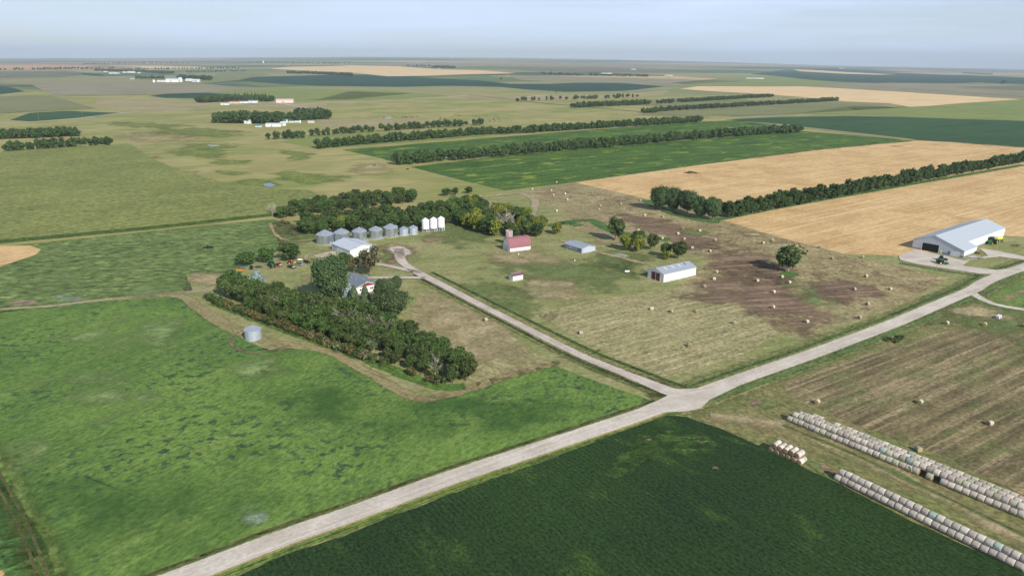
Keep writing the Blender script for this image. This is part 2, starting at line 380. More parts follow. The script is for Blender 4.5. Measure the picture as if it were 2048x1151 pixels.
palep = field('pale_green_patch', S(130, 150, 90), S(124, 144, 86), S(138, 156, 104), rot=R(30), big=14, fine=.9, fa=.3, feather=(2.2, .07, .25, 1.0))
whitep = field('pale_grass_patch', S(176, 188, 166), S(136, 158, 118), S(176, 190, 168), rot=R(30), big=9, fine=1.1, fa=.49, feather=(2.0, .12, .4, 1.3))
weeds = field('tall_weeds', S(84, 118, 60), S(72, 104, 54), S(98, 128, 66), rot=R(30), big=7, fine=.8, fa=.45, bump=.5, feather=(1.2, .3, .4, .6))
darkline = field('drain_grass', S(74, 92, 58), S(84, 100, 62), rot=0, big=30, fine=2, fa=.2, feather=(.8, .2, .4, .6))
reedp = field('slough_grass', S(122, 136, 66), S(132, 142, 74), S(98, 116, 58), rot=R(5), big=18, streak=(40, 6), fine=1.3, fa=.49, feather=(2.0, .04, .3, .95))

# ---- far fields (beyond the farm), drawn as the survey photo shows them
def fld(px, mat, lvl=1, name='field'): return sheet(name, px, mat, lvl, 1.0)
fld([(540, 138), (575, 134), (700, 131), (800, 133), (880, 139), (960, 141), (1035, 147), (930, 149), (850, 152), (775, 153), (700, 145), (600, 141)], stubble_far, 2)
fld([(478, 161), (500, 155), (560, 153), (690, 149), (760, 152), (850, 156), (960, 161), (1020, 168), (1100, 168), (1150, 166), (1240, 166), (1330, 173), (1250, 182),
     (1130, 184), (1050, 179), (1000, 174), (900, 172), (800, 174), (640, 172), (560, 168)], teal, 2)
fld([(1360, 178), (1395, 173), (1600, 173), (1700, 178), (1820, 185), (1960, 194), (2042, 199), (1930, 206), (1860, 212), (1820, 214), (1780, 207), (1690, 203), (1600, 194), (1500, 187)], stubble_far, 2)
fld([(1350, 196), (1500, 199), (1640, 198), (1720, 202), (1810, 213), (1700, 220), (1600, 228), (1540, 233), (1440, 232), (1330, 228)], brownish, 1)
fld([(1500, 148), (1560, 141), (1600, 138), (1640, 137), (1780, 142), (1900, 149), (2048, 155), (2300, 164), (2300, 172), (2048, 168), (1960, 165), (1840, 169), (1700, 165), (1620, 160), (1540, 151)], teal, 2)
fld([(1585, 139), (1620, 140), (1700, 145), (1790, 149), (1760, 150), (1690, 148), (1600, 143)], stubble_far, 3)
fld([(1500, 152), (1560, 153), (1700, 166), (1760, 170), (1600, 172), (1400, 171), (1340, 166)], yellowgreen, 2)
fld([(1700, 213), (1830, 214), (2048, 199), (2400, 176), (2400, 246), (2048, 242), (1900, 236), (1760, 232), (1640, 229), (1600, 226)], yellowgreen, 2)
fld([(1450, 239), (1560, 234), (1700, 232), (1800, 234), (2048, 242), (2400, 256), (2400, 312), (2048, 296), (1900, 285), (1830, 280), (1600, 255), (1590, 250), (1480, 242)], stripsoy2, 2)
fld([(1450, 238), (1460, 240), (1600, 253), (1830, 279), (1825, 282), (1600, 257)], brownish, 3)
fld([(822, 334), (1000, 312), (1300, 287), (1605, 262), (1700, 270), (1832, 282), (1640, 300), (1400, 330), (1150, 364), (1010, 381), (930, 362)], stripsoy, 2)
fld([(686, 300), (1100, 266), (1410, 243), (1480, 241), (1600, 256), (1300, 272), (1000, 298), (800, 328), (760, 316)], stripsoy, 2)
fld([(560, 284), (620, 272), (900, 262), (1200, 250), (1400, 234), (1405, 241), (1000, 270), (700, 293), (640, 297)], yellowgreen, 2)
fld([(1150, 365), (1400, 330), (1600, 303), (1830, 281), (1905, 284), (2070, 296), (1900, 335), (1600, 384), (1440, 420), (1300, 400), (1250, 388)], stubble, 2)
fld([(1430, 436), (1520, 418), (1760, 374), (2048, 318), (2400, 262), (2400, 520), (2048, 474), (1990, 470), (1900, 490), (1830, 512), (1690, 508), (1560, 475)], stubble, 2)
fld([(0, 208), (60, 185), (-200, 168), (-400, 200)], teal, 2) if False else fld([(-300, 196), (0, 173), (22, 175), (50, 183), (0, 189), (-300, 210)], teal, 2)
fld([(300, 192), (345, 186), (415, 186), (480, 190), (400, 197), (330, 196)], teal, 2)
fld([(370, 183), (560, 176), (800, 182), (830, 186), (700, 199), (560, 202), (430, 192)], yellowgreen, 1)
fld([(20, 240), (60, 226), (130, 222), (240, 226), (200, 233), (60, 243)], stripsoy2, 2)
fld([(-200, 196), (100, 192), (185, 216), (0, 226), (-200, 236)], brownish, 1)
fld([(-300, 152), (100, 150), (300, 160), (460, 172), (400, 183), (200, 178), (0, 165), (-300, 168)], brownish, 1)
fld([(90, 178), (200, 172), (440, 176), (560, 176), (430, 184), (220, 191), (110, 190)], brownish, 2)
fld([(1060, 166), (1500, 158), (1700, 168), (2048, 172), (2300, 176), (2300, 196), (2048, 190), (1700, 178), (1400, 172)], brownish, 1)
fld([(150, 133), (220, 131), (400, 134), (420, 137), (250, 137), (120, 139)], stubble_far, 2)
fld([(-100, 131), (150, 129), (300, 135), (130, 138), (-100, 140)], field('burnt_stubble', S(214, 160, 120), S(196, 150, 108), rot=A36, big=120, fine=5, fa=.1), 2)
fld([(900, 127), (1250, 131), (1400, 134), (1250, 136), (1000, 133)], brownish, 1)
olive = field('olive_crop', S(132, 134, 90), S(122, 126, 84), S(140, 142, 98), rot=R(36), big=200, streak=(400, 20), sa=.5, fine=4, fa=.12)
greyf = field('greyish_field', S(150, 142, 116), S(138, 132, 104), S(160, 152, 126), rot=R(36), big=200, streak=(500, 40), sa=.6, fine=4, fa=.12)
tanf = field('tan_pasture', S(166, 152, 112), S(150, 144, 98), S(176, 162, 124), rot=R(20), big=120, streak=(300, 30), sa=.7, fine=3, fa=.15)
dkf = field('dull_field', S(120, 120, 92), S(112, 114, 86), rot=R(36), big=200, fine=4, fa=.12)
fld([(-300, 196), (0, 193), (100, 191), (190, 216), (120, 221), (0, 227), (-300, 236)], olive, 3)
fld([(60, 168), (300, 165), (520, 176), (400, 186), (250, 190), (110, 190), (85, 181)], greyf, 3)
fld([(195, 196), (300, 198), (430, 204), (410, 214), (260, 225), (190, 214)], tanf, 2)
fld([(-200, 144), (0, 143), (130, 142), (200, 147), (120, 155), (-200, 160)], dkf, 3); fld([(480, 203), (660, 207), (640, 220), (500, 216)], tanf, 2)
fld([(1640, 170), (1780, 166), (1990, 168), (2060, 172), (2300, 185), (2300, 215), (2048, 198), (1860, 186), (1700, 178)], greyf, 3)
fld([(1340, 198), (1500, 201), (1560, 208), (1440, 214), (1300, 212), (1200, 206)], olive, 2); fld([(1470, 214), (1640, 206), (1720, 208), (1800, 216), (1640, 224), (1500, 231), (1350, 234), (1260, 230)], olive, 2)
fld([(700, 183), (930, 190), (760, 199), (560, 206), (640, 198)], yellowgreen, 1); fld([(1040, 125), (1500, 130), (1700, 134), (1500, 137), (1200, 132)], greyf, 2); fld([(500, 141), (540, 150), (480, 160), (400, 168), (300, 160), (430, 150)], olive, 2)
fld([(1010, 150), (1070, 152), (1330, 158), (1500, 162), (1340, 170), (1150, 165), (1040, 160)], greyf, 2); fld([(940, 136), (1200, 134), (1500, 146), (1300, 146), (1080, 143)], dkf, 2); fld([(700, 128), (860, 127), (1000, 131), (900, 136), (760, 131)], greyf, 2)
fld([(0, 127), (300, 124), (500, 127), (300, 130), (100, 130)], greyf, 2); fld([(240, 125), (400, 123), (640, 124), (500, 126)], dkf, 3)
bluef = field('hazed_green', S(96, 118, 84), S(86, 108, 76), rot=R(36), big=500, fine=6, fa=.1); palef = field('far_pale_field', S(186, 172, 140), S(172, 160, 130), rot=R(36), big=500, fine=6, fa=.08); mauve = field('far_fallow', S(134, 118, 104), S(122, 110, 96), rot=R(36), big=500, fine=6, fa=.08)
fld([(1020, 120), (1300, 122), (1500, 127), (1250, 125)], mauve, 3); fld([(1180, 126), (1420, 127), (1640, 132), (1400, 130)], palef, 3); fld([(560, 119), (800, 117.5), (940, 119), (760, 121)], bluef, 3)
fld([(100, 120), (330, 118.5), (520, 120), (300, 122)], palef, 3); fld([(-100, 123), (90, 120.5), (220, 123), (60, 125.5)], mauve, 3); fld([(640, 123), (820, 121.5), (1040, 124), (830, 126)], palef, 3)
fld([(1400, 134), (1620, 134.5), (1800, 139), (1560, 139)], bluef, 2); fld([(1700, 136), (1950, 138.5), (2200, 144), (1900, 142)], mauve, 3); fld([(1750, 144), (2048, 147), (2200, 152), (1900, 150)], palef, 3)
fld([(1050, 138), (1250, 136.5), (1400, 140), (1200, 142)], mauve, 3); fld([(330, 132), (520, 130.5), (700, 132), (500, 135)], bluef, 3); fld([(100, 147), (250, 146), (380, 150), (200, 153)], bluef, 4)
fld([(1900, 174), (2048, 172), (2300, 178), (2300, 190), (2048, 182)], dkf, 4); fld([(1100, 121.5), (1240, 120.5), (1330, 122.5), (1200, 123.5)], bluef, 4); fld([(1330, 140), (1480, 140), (1560, 144), (1420, 146)], bluef, 3)
fld([(860, 187), (1050, 192), (1240, 188), (1340, 180), (1320, 192), (1120, 202), (960, 200)], tanf, 2); fld([(640, 240), (820, 236), (900, 244), (760, 252), (640, 256)], tanf, 1)
for px in ([(690, 330), (760, 325), (800, 345), (720, 350)], [(340, 335), (420, 350), (400, 372), (330, 350)], [(240, 262), (420, 272), (380, 290), (260, 285)]): blob('field', px, field('dry_prairie', S(176, 160, 114), S(160, 150, 104), rot=R(20), big=40, streak=(80, 6), fine=2, fa=.3, feather=(2, .03, .3, 1.0)), 2)
ribbon('track', [(85, 181), (130, 198), (190, 216)], 5, track_m, 4, 1.5); ribbon('track', [(0, 227), (60, 223), (190, 217)], 3, darkline, 5, 1.5); ribbon('track', [(100, 191), (260, 191), (420, 186)], 5, darkline, 5, 2)
ribbon('track', [(540, 215), (600, 228), (640, 236)], 3, track_m, 4, 1); ribbon('track', [(1460, 232), (1600, 227), (1810, 214)], 6, darkline, 5, 2)
# ---- nearer fields
CORN_PX = [(-420, 352), (-120, 316), (150, 297), (262, 291), (300, 318), (365, 348), (440, 368), (530, 382), (620, 385), (640, 396), (600, 414), (556, 431), (300, 459), (100, 478), (-60, 492), (-420, 530)]
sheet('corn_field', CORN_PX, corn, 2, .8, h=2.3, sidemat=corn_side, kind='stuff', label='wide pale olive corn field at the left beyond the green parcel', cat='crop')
ribbon('track', [(255, 280), (262, 292), (300, 320), (370, 352), (450, 373), (540, 388), (640, 397)], 3.2, track_m, 3, .8)
sheet('field', [(-260, 520), (-40, 497), (92, 484), (545, 438), (600, 452), (620, 470), (560, 500), (500, 530), (470, 545), (372, 548), (385, 580), (200, 600), (0, 625), (-260, 660)], weedy, 1, .8)
sheet('field', [(-160, 505), (0, 491), (60, 491), (82, 499), (70, 510), (0, 533), (-160, 570)], stubble, 2, .5)
sheet('field', [(-260, 655), (0, 622), (200, 602), (360, 592), (400, 625), (500, 685), (540, 700), (640, 688), (700, 725), (830, 797), (960, 775), (1102, 728), (1200, 765),
      (1320, 806), (1150, 866), (840, 982), (560, 1082), (330, 1165), (200, 1215), (-260, 1400), (-700, 1250)], alfalfa, 1, .7)
sheet('field', [(365, 590), (372, 548), (470, 545), (500, 530), (560, 500), (545, 445), (760, 425), (960, 396), (1010, 381), (1155, 362), (1300, 398), (1440, 436), (1700, 508),
      (1830, 512), (1990, 472), (2048, 474), (2400, 520), (2400, 780), (1700, 690), (1400, 800), (1330, 808), (1102, 730), (960, 777), (830, 800), (700, 727), (640, 692), (540, 703), (400, 632)], lawn, 1, .6, kind='structure')
sheet('field', [(-500, 940), (-10, 1040), (12, 1085), (38, 1150), (60, 1240), (-500, 1400)], stubble, 2, .4)
ribbon('verge', [(-40, 960), (8, 1030), (40, 1100), (75, 1190)], 9, weeds, 3, 2)
ribbon('verge', [(-60, 850), (0, 945), (50, 1040), (100, 1151), (115, 1200)], 8, field('light_margin', S(122, 142, 72), S(108, 130, 66), S(134, 146, 84), rot=R(-50), big=14, streak=(40, 1.2), sa=.6, fine=.8, fa=.35, feather=(.8, .3, .2, .8)), 3, 3)
for dx_ in (-.9, .9): ribbon('track', [(-60, 870), (0, 965), (50, 1060), (86, 1151), (100, 1200)], .5, field('grass_track', S(142, 138, 94), S(128, 130, 84), rot=0, big=8, fine=.7, feather=(1.2, .5, .4, .8)), 4, .6, dx=dx_)
ribbon('track', [(-300, 640), (0, 618), (100, 612), (200, 600), (330, 587), (420, 580)], 3.5, track_m, 3, 1.2)
# soybean block in the foreground, standing about knee high
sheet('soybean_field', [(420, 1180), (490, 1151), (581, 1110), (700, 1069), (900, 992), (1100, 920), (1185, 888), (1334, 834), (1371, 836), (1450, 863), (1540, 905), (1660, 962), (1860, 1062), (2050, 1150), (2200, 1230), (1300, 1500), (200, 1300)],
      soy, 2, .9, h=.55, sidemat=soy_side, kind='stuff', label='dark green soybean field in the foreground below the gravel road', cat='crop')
thin = field('thin_crop', S(70, 96, 46), S(60, 86, 42), S(92, 112, 54), rot=0, big=8, fine=.6, fa=.6, feather=(2.0, .12, .35, 1.1)); bare = field('bare_soil', S(150, 128, 104), S(134, 114, 92), rot=0, fine=.5, feather=(2.4, .5, .6, 1.0))
for px in ([(1250, 880), (1320, 845), (1400, 850), (1450, 890), (1360, 930)], [(1190, 950), (1270, 890), (1330, 900), (1250, 960)]): blob('field', px, thin, 3, h=.57)
for px in ([(1284, 882), (1302, 879), (1304, 884), (1290, 887)], [(1385, 884), (1400, 880), (1422, 884), (1400, 889)], [(1418, 934), (1432, 932), (1440, 944), (1424, 942)]): blob('field', px, bare, 4, h=.58)
# hay field east of the road
sheet('field', [(1380, 838), (1400, 800), (1700, 690), (1900, 625), (2048, 598), (2500, 500), (2500, 1300), (2048, 1160), (1860, 1066), (1660, 966), (1540, 910), (1420, 855)],
      field('weedy_hay_margin', S(122, 124, 76), S(136, 126, 86), S(104, 116, 64), rot=R(-54), big=20, streak=(50, 2.5), sa=.6, fine=.8, fa=.46), 2, .5)
sheet('field', [(1560, 770), (1700, 720), (1860, 668), (1960, 652), (2300, 700), (2500, 1200), (2048, 990), (1900, 918), (1700, 845), (1600, 800)], hay_right, 3, 1.2)
for px in ([(1900, 600), (2000, 560), (2120, 540), (2120, 640), (2000, 612)], ): sheet('verge', px, field('farm_grass', S(100, 126, 62), S(118, 136, 72), rot=R(30), big=18, fine=.9), 4, .6)
blob('field', [(1850, 640), (1980, 600), (2060, 620), (2050, 680), (1950, 665)], greenp, 5)
blob('field', [(1880, 620), (1960, 612), (2048, 645), (1960, 640)], tanp, 6)
ribbon('track', [(1420, 830), (1560, 850), (1720, 915), (1900, 1000), (2100, 1110)], 6, tanp, 5, 3)
ribbon('verge', [(1565, 850), (1700, 905), (1850, 975), (2080, 1085)], 2.0, greenp, 6, 1.2)
ribbon('verge', [(1540, 880), (1620, 925), (1680, 965)], 3.5, greenp, 6, 1.5)
blob('field', [(1630, 925), (1655, 930), (1680, 950), (1655, 948)], dirt, 7)
blob('field', [(1500, 806), (1530, 802), (1560, 812), (1530, 820)], greenp, 6)
# hay ground inside the parcel
sheet('field', [(1072, 628), (1180, 600), (1330, 580), (1430, 560), (1480, 600), (1560, 668), (1480, 712), (1360, 752), (1330, 754), (1260, 728), (1150, 672)], hay_tan, 3, 1.5)
sheet('field', [(1345, 585), (1420, 520), (1330, 490), (1200, 470), (1130, 430), (1060, 390), (1030, 384), (1155, 366), (1300, 400), (1440, 440), (1690, 512), (1780, 530), (1900, 556), (1800, 610), (1620, 668), (1570, 672), (1480, 610)],
      hay_mix, 2, 1.5)
for px in ([(1335, 588), (1440, 545), (1560, 545), (1660, 600), (1680, 640), (1590, 668), (1480, 630)], [(1420, 495), (1560, 510), (1600, 560), (1480, 560), (1400, 530)],
           [(1620, 560), (1700, 560), (1790, 590), (1700, 610), (1620, 590)], [(1230, 425), (1330, 440), (1460, 490), (1390, 500), (1280, 455)]):
    blob('field', px, brownp, 4, amax=1.1)
for px in ([(1560, 560), (1640, 580), (1720, 620), (1690, 640), (1600, 600)], [(1080, 700), (1200, 720), (1310, 770), (1230, 760)]):
    blob('field', px, palep if px[0][0] == 1560 else greenp, 5, amax=.7)
# greens and dry patches over the yard
for px in ([(870, 575), (980, 560), (1090, 590), (1060, 630), (960, 610)], [(960, 520), (1150, 520), (1290, 530), (1240, 580), (1100, 590)], [(840, 440), (980, 450), (960, 490), (860, 480)],
           [(760, 500), (790, 505), (786, 530), (765, 525)], [(1190, 500), (1300, 510), (1290, 545), (1180, 530)], [(560, 470), (640, 465), (650, 480), (580, 490)]):
    blob('field', px, greenp, 3)
for px in ([(600, 555), (700, 560), (730, 620), (660, 610)], [(700, 640), (780, 640), (820, 670), (740, 660)], [(830, 585), (960, 610), (1060, 690), (980, 740), (880, 690), (830, 640)],
           [(980, 500), (1100, 500), (1110, 525), (1000, 530)], [(1120, 440), (1230, 470), (1300, 500), (1200, 490)], [(370, 548), (440, 545), (460, 565), (400, 575)], [(1050, 555), (1150, 560), (1190, 600), (1080, 600)]):
    blob('field', px, tanp, 4)
# mown headland around the tree belt
ribbon('track', [(300, 592), (362, 592), (400, 618), (470, 658), (560, 688), (650, 700), (740, 746), (830, 795), (900, 788), (1000, 757), (1102, 728), (1200, 700)], [2, 5, 6, 7.5, 6, 5, 5, 5, 5, 4.5, 4, 2],
       field('mown_headland', S(152, 140, 100), S(136, 128, 86), S(168, 156, 118), rot=R(-40), big=9, streak=(40, 1), sa=.7, fine=.7, fa=.3, feather=(.8, .3, .35, .65)), 4, 1.6)
sheet('field', [(960, 778), (870, 700), (820, 640), (840, 580), (900, 600), (1000, 655), (1102, 728)], tan_mown, 3, 1.2)
ribbon('track', [(478, 700), (462, 688), (462, 674), (480, 664)], 1, track_m, 5, 1.2)
ribbon('track', [(478, 700), (505, 706), (545, 700), (580, 690)], 1, track_m, 5, 1.2)
weedb = field('weed_belt', S(92, 124, 56), S(76, 106, 50), S(104, 134, 60), rot=R(-40), big=9, streak=(12, 3), fine=.8, fa=.45, feather=(1.4, .2, .35, .8))
ribbon('verge', [(430, 606), (560, 655), (700, 705), (860, 768), (930, 772)], 6, weedb, 5, 2)
# bright, deep and weedy zones of the big green field
for px in ([(560, 760), (700, 740), (830, 830), (780, 900), (620, 880), (540, 820)], [(100, 1010), (300, 960), (470, 990), (400, 1100), (200, 1150)], [(880, 830), (1080, 780), (1260, 800), (1150, 850), (950, 900)],
           [(420, 900), (560, 880), (620, 960), (500, 980)]):
    blob('field', px, deepp, 3, amax=.5)
for px in ([(-60, 900), (200, 930), (520, 960), (760, 960), (600, 1060), (320, 1160), (-40, 1200)], [(560, 730), (780, 790), (1000, 790), (1250, 800), (1000, 900), (700, 900), (480, 850)]): blob('field', px, deepp, 4, amax=.62)

for px in ([(150, 640), (330, 620), (420, 680), (300, 720), (160, 700)], [(80, 740), (250, 740), (330, 800), (180, 840)], [(440, 720), (560, 715), (600, 750), (480, 770)], [(0, 880), (90, 870), (120, 940), (0, 960)],
           [(240, 575), (330, 555), (380, 575), (260, 600)], [(60, 560), (140, 540), (170, 570), (90, 590)]):
    blob('field', px, palep, 3, amax=.75)
blob('field', [(1280, 860), (1360, 842), (1430, 870), (1360, 900)], field('thin_crop', S(74, 98, 52), S(62, 88, 50), rot=0, fine=.8, fa=.6, feather=(2, .08, .3, 1)), 7) if False else None
blob('field', [(470, 1010), (510, 1000), (550, 1030), (520, 1055), (480, 1040)], whitep, 4)
blob('field', [(95, 590), (150, 585), (180, 600), (120, 608)], whitep, 4)
# sloughs and draws in the pasture
for px in ([(330, 255), (500, 262), (440, 275), (300, 270)], [(330, 300), (420, 296), (470, 310), (380, 318)], [(470, 358), (560, 362), (560, 374), (480, 370)], [(200, 244), (400, 250), (300, 258)],
           [(430, 318), (510, 322), (480, 332), (420, 328)], [(560, 340), (700, 352), (660, 368), (540, 362)], [(420, 340), (500, 345), (470, 352)], [(560, 300), (640, 305), (600, 325)]):
    blob('field', px, reedp, 2)
water = NT('pond_water'); water.base((.03, .045, .05, 1)); water.p.inputs['Roughness'].default_value = .08; water.p.inputs['Specular IOR Level'].default_value = .5
for px in ([(526, 368), (540, 366), (552, 371), (540, 375), (530, 373)], [(415, 290), (440, 291), (436, 293), (420, 293)], [(768, 236), (784, 236), (782, 238), (770, 238)]):
    sheet('pond', px, water.m, 4, .2)
blob('field', [(370, 290), (450, 286), (480, 294), (400, 300)], reedp, 3)
ribbon('verge', [(1120, 447), (1180, 440), (1210, 456), (1260, 470), (1340, 480)], 9, weeds, 5, 2)
ribbon('verge', [(1095, 452), (1130, 446), (1160, 452)], 8, weeds, 5, 2)
ribbon('track', [(1040, 386), (1070, 400), (1062, 430), (1048, 455)], 8, track_m, 5, 2)
ribbon('track', [(910, 400), (980, 392), (1040, 386), (1100, 384)], 6, tanp, 5, 2)
ribbon('track', [(1120, 480), (1200, 505), (1300, 530), (1370, 548)], 3.5, tanp, 6, 1.5)
blob('field', [(1355, 463), (1395, 458), (1425, 466), (1400, 472)], greenp, 6)
blob('field', [(1560, 545), (1590, 543), (1600, 552), (1570, 556)], weeds, 6)
ribbon('verge', [(1290, 400), (1340, 425), (1400, 440), (1440, 445)], 9, weeds, 5, 2)
ribbon('verge', [(1430, 440), (1640, 400), (2048, 330)], 8, weeds, 5, 1.5)
# drains and tracks far off
ribbon('track', [(935, 190), (1100, 208), (1260, 222), (1420, 236)], 7, darkline, 4, 1)
ribbon('track', [(1700, 172), (1860, 181), (2100, 198)], 16, darkline, 4, 2)

# ---- roads
RG = [(-140, 1342), (370, 1151), (574, 1073), (700, 1029), (900, 956), (1100, 889.6), (1250, 840), (1330, 812), (1400, 787), (1500, 751.5), (1600, 717), (1700, 680), (1791, 645.6), (1870, 612), (1940, 582), (2048, 534), (2400, 420)]
ribbon('verge', RG[7:], 19, verge_dry, 5, 5)
ribbon('verge', RG[:8], 3.4, verge_dry, 5, 1.2, dx=-7.9)
ribbon('verge', RG[:8], 2.0, field('bright_verge', S(112, 134, 62), S(96, 120, 58), S(124, 142, 74), rot=R(35), big=8, streak=(20, 1), fine=.6, fa=.49, feather=(.9, .5, .3, .7)), 6, 1.2, dx=-5.3)
ribbon('verge', RG[:8], 1.2, verge_dry, 6, 1.2, dx=4.9)
ribbon('verge', RG[8:], 3.4, verge, 6, 1.5, dx=-5.8); ribbon('verge', RG[8:], 2.4, verge, 6, 1.6, dx=6.2)
ribbon('road', RG, 6.9, gravel, 8, .5)
DR = [(1400, 795), (1350, 787), (1290, 764), (1240, 744), (1150, 706), (1015, 638), (950, 605), (885, 571), (840, 548), (808, 528), (799, 512), (797, 498)]
ribbon('verge', DR[:9], 13, verge_dry, 5, 3)
ribbon('verge', DR[1:9], 2.0, verge, 6, 1.6, dx=-7)
ribbon('verge', DR[1:9], 1.5, verge, 6, 1.4, dx=4)
ribbon('driveway', DR, [9, 7, 5.4, 4.6, 4.4, 4.3, 4.5, 4.8, 5.5, 5, 6, 6], gravel2, 9, .5)
gr3 = field('junction_gravel', S(202, 192, 178), S(186, 175, 160), S(212, 203, 190), k=.97, rot=R(20), big=12, fine=.5, fa=.09)
sheet('road', [(1262, 826), (1318, 800), (1338, 790), (1318, 778), (1290, 764), (1345, 779), (1400, 778), (1450, 764), (1480, 772), (1420, 800), (1402, 818), (1370, 824), (1310, 826)], gr3, 10, .35)
ribbon('driveway', [(850, 556), (820, 556), (750, 556), (715, 558)], 4, gravel2, 9, .4)
ribbon('driveway', [(842, 546), (812, 540), (770, 531), (745, 528)], 4, gravel2, 9, .5)
blob('driveway', [(770, 497), (800, 492), (822, 505), (810, 515), (790, 512)], gravel2, 9)
blob('field', [(745, 492), (800, 486), (835, 500), (815, 520), (780, 535), (760, 533), (792, 516)], dirt, 7)
blob('field', [(835, 478), (900, 475), (860, 486)], dirt, 7)
for k in range(7): ribbon('track', [(806+k*5, 524-k*.5), (808+k*5, 512-k*.6), (816+k*5, 506-k*.6)], .35, track_m, 7, .3)
ribbon('track', [(672, 498), (640, 502), (614, 510), (616, 522), (650, 530)], 2.6, tanp, 6, .9)
sheet('driveway', [(628, 512), (655, 504), (672, 503), (672, 514), (640, 522)], field('pad', S(196, 184, 158), S(180, 170, 140), rot=0, big=6, fine=.5), 7, .4)
ribbon('track', [(540, 447), (552, 470), (580, 482), (640, 478)], 2.4, tanp, 6, 1.2)
# machine shed yard
sheet('driveway', [(1797, 512), (1830, 500), (1880, 510), (1930, 522), (1975, 512), (1960, 498), (1985, 500), (2060, 516), (2060, 522), (2000, 514), (1940, 520), (1925, 532), (1990, 540), (2050, 536), (2075, 540),
      (1990, 549), (1960, 548), (1880, 536), (1830, 528), (1800, 520)], gr3, 7, .4)
ribbon('verge', [(1800, 526), (1880, 540), (1960, 552)], 4, verge, 6, 2)
ribbon('road', [(1935, 580), (1952, 592), (1985, 608), (2048, 620), (2200, 640)], [6, 4.4, 4, 4, 4], gravel, 9, .4)
blob('field', [(1985, 602), (2030, 580), (2048, 585), (2010, 605)], tanp, 6)
# far roads
ribbon('road', [(-300, 262), (0, 247), (125, 240), (250, 226), (330, 222), (420, 216), (560, 212), (640, 207), (800, 201), (935, 191)], 8, gravel, 4, 1.2)
ribbon('road', [(540, 204), (565, 208), (600, 214), (640, 220)], 6, gravel, 5, 1)
ribbon('road', [(1040, 196), (1110, 189), (1200, 186), (1340, 178)], 7, gravel, 4, 1.5)

# ================================================================== TREES
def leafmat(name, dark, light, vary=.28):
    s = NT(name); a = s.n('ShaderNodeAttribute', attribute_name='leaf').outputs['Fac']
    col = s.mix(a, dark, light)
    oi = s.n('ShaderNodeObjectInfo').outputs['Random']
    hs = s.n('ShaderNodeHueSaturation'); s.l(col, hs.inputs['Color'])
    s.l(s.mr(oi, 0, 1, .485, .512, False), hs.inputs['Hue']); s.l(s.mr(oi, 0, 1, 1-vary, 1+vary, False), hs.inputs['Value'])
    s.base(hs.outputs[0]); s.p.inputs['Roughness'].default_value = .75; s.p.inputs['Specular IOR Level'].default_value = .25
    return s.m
LEAF = {
 'elm': leafmat('elm_leaves', S(38, 56, 27), S(88, 112, 52), .24),
 'ash': leafmat('ash_leaves', S(44, 58, 30), S(94, 110, 56), .22),
 'cotton': leafmat('cottonwood_leaves', S(42, 60, 36), S(96, 116, 68), .12),
 'yellow': leafmat('yellow_green_leaves', S(70, 82, 28), S(136, 142, 54), .12),
 'brown': leafmat('rusty_leaves', S(64, 66, 42), S(124, 120, 84), .12),
 'grey': leafmat('grey_twigs', S(110, 102, 88), S(172, 164, 148), .12),
 'rust': leafmat('rusty_hedge_leaves', S(64, 62, 34), S(106, 98, 58), .2),
 'spruce': leafmat('spruce_needles', S(48, 68, 46), S(112, 130, 92), .1),
 'blue': leafmat('blue_spruce_needles', S(84, 104, 102), S(170, 188, 182), .08),
 'dark': leafmat('windbreak_leaves', S(36, 54, 28), S(80, 102, 50), .24)}
bk = NT('bark'); bk.base(bk.mix(bk.noise(bk.pos(0, (3, 3, .6), True), 2, 4), S(96, 84, 70), S(150, 138, 120))); BARK = bk.m
bk = NT('grey_bark'); bk.base(bk.mix(bk.noise(bk.pos(0, (3, 3, .6), True), 2, 4), S(150, 140, 128), S(196, 188, 176))); PALEBARK = bk.m

def quads(cen, nor, size, rg):
    n = len(cen); nor = nor/np.linalg.norm(nor, axis=1, keepdims=True)
    t = rg.normal(size=(n, 3)); t -= (t*nor).sum(1, keepdims=True)*nor; t /= np.linalg.norm(t, axis=1, keepdims=True)
    b = np.cross(nor, t); s = (size*rg.uniform(.6, 1.3, n))[:, None]; asp = rg.uniform(.6, 1, n)[:, None]
    v = np.stack([cen+t*s+b*s*asp*.4, cen-t*s*.3+b*s*asp, cen-t*s-b*s*asp*.3, cen+t*s*.2-b*s*asp], 1)
    return v.reshape(-1, 3)
def ico(c, r, rg, sq=1.0):
    g = (1+5**.5)/2
    v = np.array([(-1, g, 0), (1, g, 0), (-1, -g, 0), (1, -g, 0), (0, -1, g), (0, 1, g), (0, -1, -g), (0, 1, -g), (g, 0, -1), (g, 0, 1), (-g, 0, -1), (-g, 0, 1)])/1.902
    f = [(0, 11, 5), (0, 5, 1), (0, 1, 7), (0, 7, 10), (0, 10, 11), (1, 5, 9), (5, 11, 4), (11, 10, 2), (10, 7, 6), (7, 1, 8), (3, 9, 4), (3, 4, 2), (3, 2, 6), (3, 6, 8), (3, 8, 9), (4, 9, 5), (2, 4, 11), (6, 2, 10), (8, 6, 7), (9, 8, 1)]
    return v*r*rg.uniform(.8, 1.15, (12, 1))*np.array([1, 1, sq])+np.array(c), f
